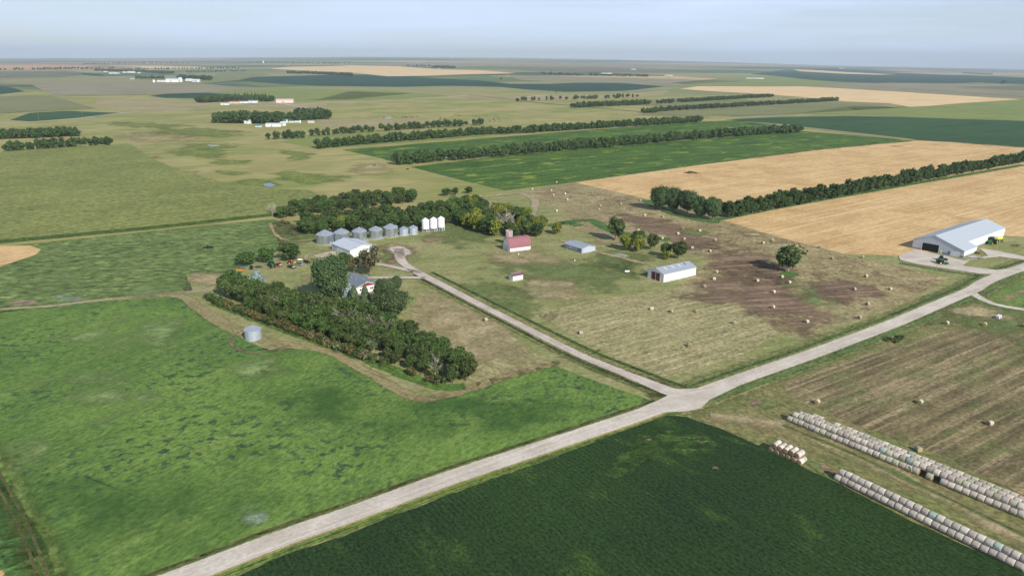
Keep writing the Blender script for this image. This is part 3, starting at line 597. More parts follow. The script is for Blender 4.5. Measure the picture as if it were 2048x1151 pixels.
def tree_geo(kind, seed, H, W, base, nlobe, nq, size):
    """returns crown verts, faces, leaf values, and lobe centres"""
    rg = np.random.default_rng(seed); V = []; Fc = []; LV = []; lob = []
    def put(v, f, lv):
        n = sum(len(a) for a in V); V.append(v); Fc.extend([tuple(int(i)+n for i in q) for q in f]); LV.extend(lv)
    if kind == 'spruce':
        n = nq; z = base+(H-base)*rg.uniform(0, 1, n)**1.35; z = base+(H-base)*(np.round((z-base)/(H-base)*11)/11+rg.normal(0, .018, n)); z = np.clip(z, base, H)
        r = W/2*(1-(z-base)/(H-base))**.62*rg.uniform(.7, 1.06, n); a = rg.uniform(0, 2*np.pi, n); r *= 1+.1*np.sin(5*a+z*2)
        c = np.stack([r*np.cos(a), r*np.sin(a), z-.12*r], 1); nn = np.stack([np.cos(a), np.sin(a), np.full(n, .9)], 1)+rg.normal(0, .35, (n, 3))
        v = quads(c, nn, size, rg); put(v, [(4*i, 4*i+1, 4*i+2, 4*i+3) for i in range(n)], np.clip(rg.normal(.5, .28, n), 0, 1))
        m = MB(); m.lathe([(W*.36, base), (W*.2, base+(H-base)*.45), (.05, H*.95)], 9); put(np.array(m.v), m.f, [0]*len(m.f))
        return np.concatenate(V), Fc, LV, []
    cz = (base+H)/2; hz = (H-base)/2
    for i in range(nlobe):
        for _ in range(40):
            d = rg.normal(size=3); d /= np.linalg.norm(d); u = rg.uniform(.35, 1)**.5
            c = np.array([d[0]*W/2*u*.72, d[1]*W/2*u*.72, cz+d[2]*hz*u*.74])
            if c[2] < cz and kind != 'shrub': c[:2] *= .86
            if all(np.linalg.norm(c-q[0]) > .5*(q[1]) for q in lob): break
        r = rg.uniform(.12, .235)*min(W, 2*hz)*(1.0 if nlobe > 11 else 1.35); lob.append((c, r))
    per = max(6, nq//nlobe)
    for c, r in lob:
        d = rg.normal(size=(per, 3)); d[:, 2] = d[:, 2]*.9+.25; d /= np.linalg.norm(d, axis=1, keepdims=True)
        cc = c+d*r*rg.uniform(.62, 1.12, (per, 1)); nn = d+rg.normal(0, .62, (per, 3)); lv = np.clip(rg.normal(rg.uniform(.25, .7), .2, per), 0, 1)
        v = quads(cc, nn, size, rg); put(v, [(4*i, 4*i+1, 4*i+2, 4*i+3) for i in range(per)], lv)
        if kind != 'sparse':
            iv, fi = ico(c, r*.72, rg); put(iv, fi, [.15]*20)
    return np.concatenate(V), Fc, LV, lob
def leafmesh(name, V, Fc, LV, mat):
    me = bpy.data.meshes.new(name); me.from_pydata(V.tolist(), [], Fc); me.materials.append(mat)
    at = me.attributes.new('leaf', 'FLOAT', 'FACE'); at.data.foreach_set('value', np.array(LV, dtype=np.float32)); return me
def tree_proto(name, kind, leaf, seed, H, W, base, nlobe, nq, size, bark=None, dead=0):
    """unlinked prototype: (crown mesh, trunk mesh or None, H, W)"""
    V, Fc, LV, lob = tree_geo(kind, seed, H, W, base, nlobe, nq, size)
    cm = leafmesh('crown', V, Fc, LV, LEAF[leaf])
    m = MB(); rg = random.Random(seed); tr = max(.12, H*.022)
    top = H*.9 if kind == 'spruce' else H*.62
    m.tube((0, 0, -.2), (rg.uniform(-.2, .2), rg.uniform(-.2, .2), top*.5), tr*1.25, tr*.85, 7); m.tube((0, 0, top*.48), (0, 0, top), tr*.85, tr*.4, 6)
    for c, r in lob[:14]:
        z0 = top*rg.uniform(.35, .8); m.tube((0, 0, z0), tuple(c), tr*.42, tr*.16, 5, caps=False)
    for k in range(dead):
        a = rg.uniform(0, 6.28); z0 = H*rg.uniform(.3, .6); L_ = rg.uniform(.35, .58)*W; q = (math.cos(a)*L_, math.sin(a)*L_, z0+rg.uniform(.2, .5)*H)
        m.tube((0, 0, z0), q, tr*.45, tr*.12, 4, caps=False)
        for j in range(4):
            b = a+rg.uniform(-1, 1); t = rg.uniform(.4, .9); s0 = (q[0]*t, q[1]*t, z0+(q[2]-z0)*t); m.tube(s0, (s0[0]+math.cos(b)*1.3, s0[1]+math.sin(b)*1.3, s0[2]+rg.uniform(.4, 1.8)), tr*.2, tr*.06, 3, caps=False)
    tm = bpy.data.meshes.new('trunk'); tm.from_pydata(m.v, [], m.f); tm.materials.append(bark or BARK)
    return dict(crown=cm, trunk=tm, H=H, W=W, name=name)
def plant(pr, g, h, wd=None, rz=None, label=None, cat='tree', group=None, name=None):
    rz = random.uniform(0, 6.28) if rz is None else rz
    o = empty(name or pr['name'], (g.x, g.y, T(g.x, g.y)), rz); sz = h/pr['H']; sx = (wd/pr['W']) if wd else sz
    o.scale = (sx, sx, sz)
    c = bpy.data.objects.new('crown', pr['crown']); COL.objects.link(c); c.parent = o
    if pr['trunk']: t = bpy.data.objects.new('trunk', pr['trunk']); COL.objects.link(t); t.parent = o
    return tag(o, label, cat, group)
BR = 'broadleaf_tree'
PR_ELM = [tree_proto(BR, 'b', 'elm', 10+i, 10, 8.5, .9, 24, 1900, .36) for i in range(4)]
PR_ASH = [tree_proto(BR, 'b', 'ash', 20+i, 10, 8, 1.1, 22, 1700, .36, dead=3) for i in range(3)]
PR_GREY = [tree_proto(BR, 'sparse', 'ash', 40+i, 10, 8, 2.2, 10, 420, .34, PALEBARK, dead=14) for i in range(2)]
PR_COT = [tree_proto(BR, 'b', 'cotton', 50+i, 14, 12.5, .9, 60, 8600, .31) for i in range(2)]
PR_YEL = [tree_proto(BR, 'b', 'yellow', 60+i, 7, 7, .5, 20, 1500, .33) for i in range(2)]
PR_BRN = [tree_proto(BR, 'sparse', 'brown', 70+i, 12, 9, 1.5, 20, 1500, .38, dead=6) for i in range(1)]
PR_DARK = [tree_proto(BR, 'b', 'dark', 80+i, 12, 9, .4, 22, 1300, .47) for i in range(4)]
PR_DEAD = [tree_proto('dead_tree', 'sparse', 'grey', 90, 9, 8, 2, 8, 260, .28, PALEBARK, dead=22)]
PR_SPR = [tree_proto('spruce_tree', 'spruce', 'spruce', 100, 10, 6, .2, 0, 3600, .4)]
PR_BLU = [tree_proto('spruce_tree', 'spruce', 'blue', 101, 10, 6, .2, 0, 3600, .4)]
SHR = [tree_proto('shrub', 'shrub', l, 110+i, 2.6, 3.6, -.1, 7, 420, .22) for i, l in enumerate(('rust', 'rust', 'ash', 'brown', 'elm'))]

def place(pr, bx, by, ty, wpx, label, cat='tree', group=None, name=None, back=.35):
    """a tree whose crown bottom meets row by, top reaches row ty, and is wpx wide; it stands at the crown's middle"""
    g0 = G(bx, by); d = g0.length; mpp = math.hypot(d, CAMH)/F; wd = wpx*mpp
    g = g0+g0.normalized()*wd*back
    return plant(pr, g, hgt(g, ty)*1.0, wd, None, label, cat, group, name)
hg = 'trees close around the house'
place(PR_COT[0], 666, 616, 506, 78, 'largest round grey-green tree standing left of the grey roofed house', group=hg)
place(PR_COT[1], 783, 642, 577, 80, 'big wide dark green tree at the right corner of the house group, nearest the viewer', group=hg)
place(PR_COT[0], 772, 618, 553, 48, 'tall dark tree touching the right side of the house', group=hg)
place(PR_COT[1], 793, 584, 551, 27, 'small round dark tree behind the big tree right of the house', group=hg)
place(PR_YEL[0], 765, 632, 602, 22, 'small yellow-green tree squeezed in front of the dark trees right of the house', group=hg)
place(PR_BRN[0], 742, 556, 490, 52, 'thin brownish tree between the white shop and the house', group=hg)
place(PR_BRN[0], 708, 550, 510, 30, 'small thin brownish tree left of the other brownish one, behind the house', group=hg)
place(PR_ELM[1], 690, 540, 502, 30, 'dark tree crown behind the largest tree, beside the white shop corner', group=hg)
sg = 'spruces in front of the house'
place(PR_BLU[0], 697, 600, 556, 24, 'blue-grey spruce at the left front corner of the house', 'spruce', sg)
place(PR_SPR[0], 709, 609, 571, 24, 'green spruce in the middle of three in front of the house', 'spruce', sg)
place(PR_SPR[0], 731, 606, 568, 21, 'green spruce covering the house gable, rightmost of three', 'spruce', sg)
place(PR_BLU[0], 516, 580, 540, 37, 'lone blue-grey spruce standing behind the left end of the tree belt', 'spruce')
yg = 'three trees above the parked machines'
place(PR_ELM[0], 491, 534, 503, 41, 'left tree of the three above the parked machines, with a grey dead top', group=yg)
place(PR_ELM[2], 535, 529, 491, 36, 'middle tree of the three above the parked machines', group=yg)
place(PR_ELM[3], 579, 525, 486, 51, 'widest, right tree of the three above the parked machines', group=yg)
place(PR_DEAD[0], 490, 528, 503, 13, 'small grey dead tree rising through the left tree above the parked machines', 'dead tree')
eg = 'trees along the east edge of the yard'
place(PR_ASH[0], 1230, 485, 433, 44, 'tall dark tree between the grey shed and the yellow-green bushes', group=eg)
place(PR_YEL[1], 1252, 503, 468, 30, 'left of two wide yellow-green bushy trees behind the long white shed', group=eg)
place(PR_YEL[0], 1275, 506, 470, 32, 'right of two wide yellow-green bushy trees behind the long white shed', group=eg)
place(PR_ELM[0], 1277, 480, 461, 32, 'low green tree peeking over the yellow-green bushy trees', group=eg)
place(PR_ASH[1], 1305, 502, 465, 26, 'upright dark tree right of the yellow-green bushy trees', group=eg)
place(PR_ELM[2], 1331, 516, 481, 26, 'dark tree left of the pale trunked tree behind the long white shed', group=eg)
place(PR_ASH[2], 1357, 521, 477, 34, 'leaning grey-green tree with a pale trunk at the back of the long white shed', group=eg)
place(PR_YEL[1], 1332, 521, 500, 17, 'smallest yellow-green bush right behind the long white shed', group=eg)
place(PR_YEL[0], 1114, 470, 444, 25, 'round yellow-green tree standing alone right of the barn', group=eg)
place(PR_GREY[0], 1575, 548, 487, 62, 'lone tree with a grey dead side in the brown hay field', group=None)
place(PR_ASH[1], 1572, 548, 488, 46, 'leafy left half of the twin-stemmed lone tree in the brown hay field', group=None)
cg = 'tall trees at the left end of the windbreak'
place(PR_COT[0], 1319, 422, 369, 46, 'leftmost tall tree at the end of the windbreak between the gold fields', group=cg, back=.2)
place(PR_COT[1], 1346, 424, 374, 36, 'second tall tree from the left at the end of the windbreak', group=cg, back=.2)
place(PR_COT[0], 1374, 428, 377, 40, 'third tall tree from the left at the end of the windbreak', group=cg, back=.2)
place(PR_COT[1], 1399, 438, 391, 34, 'fourth tall tree from the left, nearer than its neighbours', group=cg, back=.2)
place(PR_COT[0], 1424, 441, 391, 38, 'fifth tall tree, where the clump meets the long windbreak', group=cg, back=.2)
place(PR_ELM[0], 938, 388, 373, 19, 'lone small dark tree beyond the woods, left of the track corner')
place(PR_ELM[2], 893, 393, 374, 22, 'round dark tree standing above the back edge of the woods')
place(PR_ELM[3], 911, 391, 374, 14, 'narrow dark tree beside the round one at the back of the woods')
place(PR_DEAD[0], 545, 434, 404, 16, 'bare grey tree at the left end of the woods', 'dead tree')

# the tree belt in front of the house
random.seed(21)
b0, b1 = G(432, 602), G(905, 778); bd = (b1-b0); bl = bd.length; bd.normalize(); bn = Vector((-bd.y, bd.x))
if bn.y < 0: bn = -bn
labs = {'elm': 'leafy dark green tree in the thick belt of trees in front of the house', 'ash': 'olive green tree in the thick belt in front of the house',
        'grey': 'half bare tree with grey limbs in the belt in front of the house', 'yel': 'yellow-green tree in the belt in front of the house'}
for row, off in enumerate((3.2, 8, 13.5, 19.5, 25)):
    s0 = (0, -5, -8, 14, 66)[row]; s1 = bl-(0, 0, 2, 10, 46)[row]; d = s0+random.uniform(0, 3)
    while d < s1:
        g = b0+bd*(d+random.uniform(-1.2, 1.2))+bn*(off+random.uniform(-1.3, 1.3)); q = random.random()
        k, pr = ('elm', random.choice(PR_ELM)) if q < .6 else (('ash', random.choice(PR_ASH)) if q < .88 else (('grey', random.choice(PR_GREY)) if q < 2 else ('yel', PR_YEL[0])))
        h = (random.uniform(8.6, 12.8) if d < bl*.6 else random.uniform(7.4, 10.8))*(1 if row else .72)*(.86 if row >= 3 else 1)
        if not (row == 0 and d < bl*.1): plant(pr, g, h, h*random.uniform(.78, 1.05), None, labs[k], 'tree', 'tree belt in front of the house, '+k)
        d += random.uniform(5.6, 7.6)
d = -6
while d < bl*.97:
    g = b0+bd*d+bn*(-1.4+random.uniform(-.6, .6)+(1.2 if d > bl*.8 else 0)); q = random.random()
    if d < bl*.72 or q < .2:
        pr = random.choice(SHR[:3] if q < .55 else SHR[2:])
        plant(pr, g, random.uniform(2.6, 4.2), random.uniform(4.6, 6.4), None, 'rusty brown-green shrub in the hedge along the tree belt', 'shrub', 'hedge shrubs along the tree belt')
    d += random.uniform(1.7, 2.4)

# woods behind the grain bins
def inside(p, poly):
    c = False
    for i in range(len(poly)):
        a, b = poly[i-1], poly[i]
        if (a.y > p.y) != (b.y > p.y) and p.x < (b.x-a.x)*(p.y-a.y)/(b.y-a.y)+a.x: c = not c
    return c
def scatter(px, sp, jit=.35, limit=999):
    poly = [G(*q) for q in px]; out = []; xs = [p.x for p in poly]; ys = [p.y for p in poly]; tries = 0
    while tries < 6000 and len(out) < limit:
        tries += 1; p = Vector((random.uniform(min(xs), max(xs)), random.uniform(min(ys), max(ys))))
        if inside(p, poly) and all((p-q).length > sp for q in out): out.append(p)
    return out
random.seed(33)
W1 = scatter([(596, 466), (625, 472), (720, 468), (840, 460), (900, 446), (905, 425), (830, 432), (700, 440), (610, 448)], 7.6)
W2 = scatter([(560, 438), (620, 432), (720, 420), (830, 405), (830, 398), (720, 402), (640, 412), (570, 428)], 8.2)
W3 = scatter([(905, 440), (930, 455), (990, 474), (1010, 480), (1078, 474), (1085, 455), (1050, 440), (985, 425), (940, 410), (905, 408)], 7.9)
for zone, pts, mixk, hh in (('behind the grain bins', W1, (.66, .9, .95), (8.5, 12)), ('along the corn field edge beyond the bins', W2, (.62, .92, .96), (8, 12)), ('left of the silo behind the barn', W3, (.5, .66, .7), (8.5, 12))):
    for p in pts:
        q = random.random(); h = random.uniform(*hh)
        if q < mixk[0]: k, pr, lb = 'dark', random.choice(PR_ELM+PR_DARK[:1]), 'dark green tree in the woods '
        elif q < mixk[1]: k, pr, lb = 'olive', random.choice(PR_ASH), 'olive green tree in the woods '
        elif q < mixk[2]: k, pr, lb = 'grey', PR_GREY[0], 'half bare grey tree in the woods '
        else: k, pr, lb = 'yellow', random.choice(PR_YEL), 'yellow-green tree in the woods '
        plant(pr, p, h, h*random.uniform(.9, 1.15), None, lb+zone, 'tree', k+' trees of the woods '+zone)
for bx, by in ((588, 470), (597, 462), (575, 448), (560, 452), (566, 446)):
    plant(SHR[3], G(bx, by), 2.6, 4.5, None, 'grey-brown shrub at the left end of the woods by the grain bins', 'shrub', 'shrubs at the left end of the woods')
thick = G(1010, 440)
for bx, by in ((980, 432), (1000, 428), (1020, 430), (1040, 436), (1055, 446), (990, 422), (1010, 418), (1032, 420), (1048, 428), (1060, 458)):
    plant(SHR[4], G(bx, by), 3, 10, None, 'low dense green thicket shrub between the woods and the curved track', 'shrub', 'thicket shrubs by the curved track')
place(PR_DEAD[0], 1012, 470, 418, 44, 'big bare silver-branched tree in the woods left of the silo', 'dead tree', back=.2)
# long windbreak between the two gold fields
random.seed(5); WBREST = []
a, b = G(1452, 434), G(2075, 318); dd = (b-a); n = 66; u = dd.normalized(); nn = Vector((-u.y, u.x))
for i in range(n):
    for j in (0, 1):
        p = a+dd*((i+j*.5+random.uniform(-.15, .15))/n)+nn*(j*7.5-3+random.uniform(-1, 1)); pr = random.choice(PR_DARK); h = random.uniform(8.5, 14.5)
        if i >= 16: WBREST.append((p, h)); continue
        plant(pr, p, h, random.uniform(9, 11.5), None, 'dark green tree in the long windbreak between the two gold stubble fields', 'tree', 'windbreak between the gold fields')

# all farther shelterbelts and groves: past the individually built trees, one mass
LOW = {k: [tree_geo('b', 200+i*7+j, 10, 9, .4, 9, 210, .85)[:3] for i in range(4)] for j, k in enumerate(('dark',))}['dark']
LSP = [tree_geo('spruce', 300+i, 10, 5, .2, 0, 160, .9)[:3] for i in range(2)]
bulkV, bulkF, bulkL = [], [], []; nb = 0
def bulk(p, h, wd, geo=None):
    global nb
    V, Fc, LV = geo or random.choice(LOW); a = random.uniform(0, 6.28); c, s = math.cos(a), math.sin(a)
    X = V[:, 0]*wd/9; Y = V[:, 1]*wd/9; Z = V[:, 2]*h/10
    bulkV.append(np.stack([X*c-Y*s+p.x, X*s+Y*c+p.y, Z+T(p.x, p.y)], 1)); bulkF.extend([tuple(i+nb for i in f) for f in Fc])
    lv = np.array(LV)+random.uniform(-.15, .15); bulkL.append(np.clip(lv, 0, 1)); nb += len(V)
def belt(px, sp, h, rows=1, gap=8, dens=1.0, wd=None, geo=None):
    pts = [G(*q) for q in px]
    for i in range(len(pts)-1):
        a, b = pts[i], pts[i+1]; d = b-a; n = max(1, int(d.length/(sp*.78))); u = d.normalized(); nv = Vector((-u.y, u.x))
        if nv.y < 0: nv = -nv
        for k in range(n):
            for j in range(rows):
                if random.random() > dens: continue
                p = a+d*((k+random.uniform(.2, .8))/n)+nv*(j*gap+random.uniform(-2, 2))
                hh = h*1.18*random.uniform(.7, 1.15); bulk(p, hh, (wd or h*.95)*random.uniform(.8, 1.2), geo)
random.seed(9)
MIDG = [tree_geo('b', 400+i, 10, 9, .3, 20, 1000, .42)[:3] for i in range(3)]
for p, h in WBREST: bulk(p, h*.95, random.uniform(9, 11.5), random.choice(MIDG))
belt([(800, 331), (890, 321)], 8, 11, 2); belt([(905, 321), (1100, 303), (1200, 296), (1400, 278), (1604, 264)], 7, 11, 2, 7, .93)
belt([(634, 298), (700, 291), (960, 270)], 7.5, 10.5, 2, 7, .95); belt([(960, 270), (1060, 266), (1405, 244)], 7.5, 10.5, 2, 7, .95)
belt([(534, 280), (612, 276)], 9, 11, 1, 8, .95); belt([(622, 273), (800, 260), (968, 250)], 8, 10, 1, 8, .9)
belt([(1288, 227), (1340, 222), (1440, 216), (1560, 209), (1676, 202)], 9, 10, 2, 8, .9)
belt([(1146, 216), (1300, 209)], 8, 12, 2); belt([(1312, 208), (1350, 206)], 9, 11, 1); belt([(1360, 205), (1546, 194)], 9, 10, 2)
belt([(1032, 203), (1275, 195)], 12, 11, 1, 8, .7)
belt([(6, 305), (70, 300), (222, 293)], 8, 11, 2, 8, .85); belt([(-60, 280), (60, 277), (160, 272)], 8, 11, 4, 9, .95)
belt([(430, 246), (555, 248)], 9, 17, 4, 11); belt([(575, 243), (600, 243)], 9, 15, 2); belt([(600, 241), (660, 238)], 9, 18, 3)
belt([(400, 206), (470, 203)], 11, 16, 3, 12); belt([(468, 204), (548, 203)], 11, 19, 3, 14, .8, 13, LSP[0]); belt([(470, 204), (548, 203)], 9, 15, 3, 14, .9)
belt([(574, 147), (640, 149), (705, 152)], 22, 16, 2); belt([(1076, 149), (1165, 152)], 20, 16, 1, 10, .9); belt([(1178, 152), (1300, 154)], 18, 14, 2, 12, .85)
belt([(812, 133), (862, 134)], 32, 18, 1, 10, .85); belt([(864, 136), (905, 137)], 20, 20, 3, 20)
belt([(-20, 141), (80, 140), (160, 138)], 30, 18, 1, 10, .85); belt([(160, 139), (230, 138)], 30, 18, 1, 10, .8); belt([(160, 130), (240, 128), (380, 127)], 50, 20, 1, 10, .7)
belt([(190, 142), (300, 146), (330, 148)], 22, 16, 3, 30); belt([(240, 141), (350, 139), (478, 138)], 30, 16, 1, 20, .9); belt([(372, 146), (450, 144), (490, 143)], 26, 14, 1, 10, .9)
belt([(270, 158), (330, 158)], 16, 14, 2); belt([(355, 158), (422, 161)], 16, 20, 2); belt([(160, 149), (205, 152)], 26, 9, 1, 10, .8)
belt([(497, 125), (520, 125), (530, 126), (682, 128)], 60, 18, 1, 10, .8); belt([(630, 128), (700, 128)], 60, 14, 1, 10, .5)
belt([(1000, 160), (1003, 160)], 12, 10, 1); belt([(1925, 147), (1985, 150)], 40, 14, 1); belt([(2003, 168), (2009, 168)], 10, 18, 2)
belt([(1110, 185), (1112, 185)], 10, 8, 1); belt([(1680, 134), (1740, 136)], 60, 14, 1)
me = leafmesh('shelterbelts', np.concatenate(bulkV), bulkF, np.concatenate(bulkL), LEAF['dark'])
o = bpy.data.objects.new('shelterbelts', me); COL.objects.link(o)
tag(o, 'dark tree rows and groves fading across the far plain behind the farm', 'trees', kind='stuff')

# ================================================================== BUILDINGS
def paint(name, col, rough=.55, metal=0.0, ribs=None, dirt=.12, dcol=None, obj=True):
    s = NT(name); n = s.noise(s.pos(0, (1, 1, 1), obj), .9, 5, .65)
    c = s.mix(s.mr(n, .45, .75, 0, dirt), col, dcol or tuple(list(q*.55 for q in col[:3])+[1]))
    if ribs:
        sp = s.n('ShaderNodeSeparateXYZ'); s.l(s.pos(0, (1, 1, 1), obj), sp.inputs[0])
        sn = s.math('SINE', s.math('MULTIPLY', sp.outputs[ribs[0]], 2*math.pi/ribs[1])); c = s.scale(c, s.math('ADD', 1.0, s.math('MULTIPLY', sn, ribs[2])))
        s.bump(sn, ribs[3] if len(ribs) > 3 else .03, .8)
    s.base(c); s.p.inputs['Roughness'].default_value = rough; s.p.inputs['Metallic'].default_value = metal; s.p.inputs['Specular IOR Level'].default_value = .4
    return s.m
WHITE = paint('white_siding', (.80, .80, .78, 1), ribs=(0, .6, .03)); WHITE_Y = paint('white_siding_end', (.80, .80, .78, 1), ribs=(1, .6, .03))
GREYROOF = paint('galvanised_roof', (.44, .48, .54, 1), .5, .25, ribs=(0, .9, .05)); PALEROOF = paint('white_metal_roof', (.62, .66, .72, 1), .5, .1, ribs=(0, .9, .03))
BLUEGREY = paint('weathered_steel_siding', (.30, .36, .44, 1), .5, .2, ribs=(0, .6, .06)); BLUEGREY_L = paint('steel_end_siding', (.52, .58, .66, 1), .5, .1, ribs=(1, .6, .04))
SHINGLE = paint('grey_shingles', (.20, .24, .28, 1), .9, 0, ribs=(1, .35, .07), dirt=.35); PINK = paint('faded_red_roof', (.30, .125, .14, 1), .8, 0, dirt=.35, dcol=(.4, .25, .25, 1))
MAROON = paint('maroon_door', (.13, .035, .04, 1), .6, 0, ribs=(1, .5, .1)); REDTRIM = paint('red_gable', (.33, .035, .05, 1), .8); BROWNROOF = paint('brown_roof', (.19, .09, .095, 1), .8)
BLACK = paint('dark_opening', (.008, .008, .012, 1), .9); GLASS = paint('window_glass', (.02, .025, .03, 1), .1); SLATE = paint('slate_wainscot', (.20, .24, .30, 1), .5, ribs=(1, .6, .05))
TRIM = paint('grey_trim', (.35, .38, .44, 1), .5); CLEAR = paint('skylight_panel', (.70, .74, .66, 1), .5); CONC = paint('concrete', (.5, .46, .4, 1), .9)
LIGHTSTEEL = paint('pale_grey_siding', (.50, .53, .58, 1), .5, 0, ribs=(1, .6, .03)); GREENROOF = paint('green_roof', (.05, .20, .19, 1), .6); TANW = paint('tan_siding', (.72, .58, .5, 1), .7)
REDR = paint('red_roof', (.42, .09, .07, 1), .7); TIMBER = paint('weathered_timber', (.34, .28, .22, 1), .9)
def galv(name, col, metal=.92, rough=.3):
    s = NT(name); p = s.pos(0, (1, 1, 1), True); sp = s.n('ShaderNodeSeparateXYZ'); s.l(p, sp.inputs[0])
    sn = s.math('SINE', s.math('MULTIPLY', sp.outputs[2], 2*math.pi/.22))
    ring = s.mr(s.math('FRACT', s.math('MULTIPLY', sp.outputs[2], 1/1.12)), 0, .09, .72, 1)
    n = s.noise(s.pos(0, (.8, .8, .3), True), 1, 5, .6)
    s.base(s.scale(s.scale(s.mix(n, col, tuple(q*.75 for q in col[:3])+(1,)), ring), s.math('ADD', 1.0, s.math('MULTIPLY', sn, .05))))
    s.p.inputs['Metallic'].default_value = metal; s.p.inputs['Roughness'].default_value = rough; return s.m
GALV = galv('galvanised_steel', (.74, .80, .88, 1)); GALV2 = galv('dull_galvanised_steel', (.60, .66, .76, 1), .45, .5)
GALVROOF = paint('galvanised_cone', (.50, .56, .64, 1), .42, .55, dirt=.2)

def gable(name, label, cat, org, rot, L_, W_, he, hr, wm, rm, over=.35, panels=(), base=None, group=None, we=None, tri=None, zb=None, roofmats=None):
    """gabled building: org = ground corner, long side along rot, width to its left; panels: (part, face, u0, u1, z0, z1, mat[, proud])"""
    o = empty(name, (org.x, org.y, T(org.x, org.y) if zb is None else zb), rot); tag(o, label, cat, group)
    m = MB(); W2 = W_/2; z0 = -.3
    m.add([(0, 0, z0), (L_, 0, z0), (L_, 0, he), (0, 0, he)], [(0, 1, 2, 3)]); m.add([(L_, W_, z0), (0, W_, z0), (0, W_, he), (L_, W_, he)], [(0, 1, 2, 3)])
    m.add([(0, W_, z0), (0, 0, z0), (0, 0, he), (0, W2, hr), (0, W_, he)], [(0, 1, 2, 3, 4)], 1); m.add([(L_, 0, z0), (L_, W_, z0), (L_, W_, he), (L_, W2, hr), (L_, 0, he)], [(0, 1, 2, 3, 4)], 1)
    m.build('wall', [wm, we or wm], o)
    r = MB(); sl_ = (hr-he)/W2; t = .14; e = over
    for sgn in (0, 1):
        ya, yb = (-e, W2) if sgn == 0 else (W_+e, W2); za, zb_ = he-sl_*e+.03, hr+.03
        lo = [(-e, ya, za), (L_+e, ya, za), (L_+e, yb, zb_), (-e, yb, zb_)]; hi = [(a, b, c+t) for a, b, c in lo]
        if sgn: lo = lo[::-1]; hi = hi[::-1]
        r.hexa(lo, hi)
    ro = r.build('roof', [rm], o)
    m2 = MB(); m2.box(-e-.02, W2-.22, hr+.1, L_+e+.02, W2+.22, hr+.24); m2.build('ridge_cap', TRIM, ro)
    for p in panels:
        pn, face, u0, u1, z0, z1, mat = p[:7]; pr = p[7] if len(p) > 7 else .06; b = MB()
        if face == 'front': b.box(u0, -pr, z0, u1, .0, z1)
        elif face == 'back': b.box(u0, W_, z0, u1, W_+pr, z1)
        elif face == 'left': b.box(-pr, u0, z0, 0, u1, z1)
        elif face == 'right': b.box(L_, u0, z0, L_+pr, u1, z1)
        elif face == 'roof':   # on the front slope: u along, z0..z1 as fraction up the slope
            y0_, y1_ = W2*z0, W2*z1; h = lambda y: he+sl_*y+.17
            b.hexa([(u0, y0_, h(y0_)), (u1, y0_, h(y0_)), (u1, y1_, h(y1_)), (u0, y1_, h(y1_))], [(u0, y0_, h(y0_)+.05), (u1, y0_, h(y0_)+.05), (u1, y1_, h(y1_)+.05), (u0, y1_, h(y1_)+.05)])
        b.build(pn, mat, ro if face == 'roof' else o)
    return o
def dist(a, b): return (G(*a)-G(*b)).length
def ang(a, b): v = G(*b)-G(*a); return math.atan2(v.y, v.x)
AX = A36; BX = A36-math.pi/2        # along the road; across it (towards the viewer, right)

# long white shed
c = G(1326.0, 564.8); L_ = dist((1326, 564.8), (1391.3, 550)); W_ = dist((1326, 564.8), (1290, 556)); he = hgt(c, 548.2)
pan = [('door', 'left', W_*.22, W_*.47, .05, he*.92, MAROON), ('door', 'left', W_*.50, W_*.76, .05, he*.92, MAROON), ('door_frame', 'left', W_*.475, W_*.495, .05, he*.94, WHITE, .09),
       ('door_track', 'left', W_*.18, W_*.8, he*.93, he*.97, TRIM, .12), ('corner_trim', 'front', -.08, .14, 0, he, MAROON, .07), ('corner_trim', 'front', L_-.14, L_+.06, 0, he, TRIM, .07)]
pan += [('skylight', 'roof', L_*u, L_*u+.75, .5, .92, CLEAR) for u in (.2, .42, .62)]+[('vent', 'roof', L_*.8, L_*.8+.7, .62, .92, BLACK)]
gable('shed', 'long white metal shed with two maroon sliding doors and grey roof', 'shed', c, ang((1326, 564.8), (1391.3, 550)), L_, W_, he, he+1.9, WHITE, GREYROOF, .35, pan, we=WHITE_Y)
# grey shed
c = G(1127.8, 495.6); L_ = dist((1127.8, 495.6), (1168.5, 505.7)); W_ = dist((1168.5, 505.7), (1196, 500.8)); he = hgt(G(1168.5, 505.7), 496.4)
pan = [('door', 'front', L_*.17, L_*.25, .05, he*.85, LIGHTSTEEL), ('door', 'front', L_*.79, L_*.985, .05, he*.92, SLATE)]+[('window', 'front', L_*u, L_*u+.75, he*.38, he*.82, paint('window_film', (.72, .74, .72, 1))) for u in (.3, .36, .42, .52, .66)]
pan += [('door', 'right', W_*.05, W_*.1, .05, he*.8, TRIM)]
gable('shed', 'low blue-grey metal shed with a row of small windows', 'shed', c, BX, L_, W_, he, he+1.3, BLUEGREY, GREYROOF, .3, pan, we=BLUEGREY_L)
# small white shed
c = G(1025.8, 562.2)
gable('small_shed', 'tiny white shed with a brown roof standing alone on the mown grass', 'shed', c, AX-R(3), 6.4, 4.0, 2.7, 3.6, WHITE, BROWNROOF, .2,
      [('door', 'left', 1.5, 2.6, .05, 2.0, paint('white_door', (.7, .7, .7, 1))), ('foundation', 'front', -.1, 6.5, -.1, .22, CONC, .1)], we=WHITE_Y)
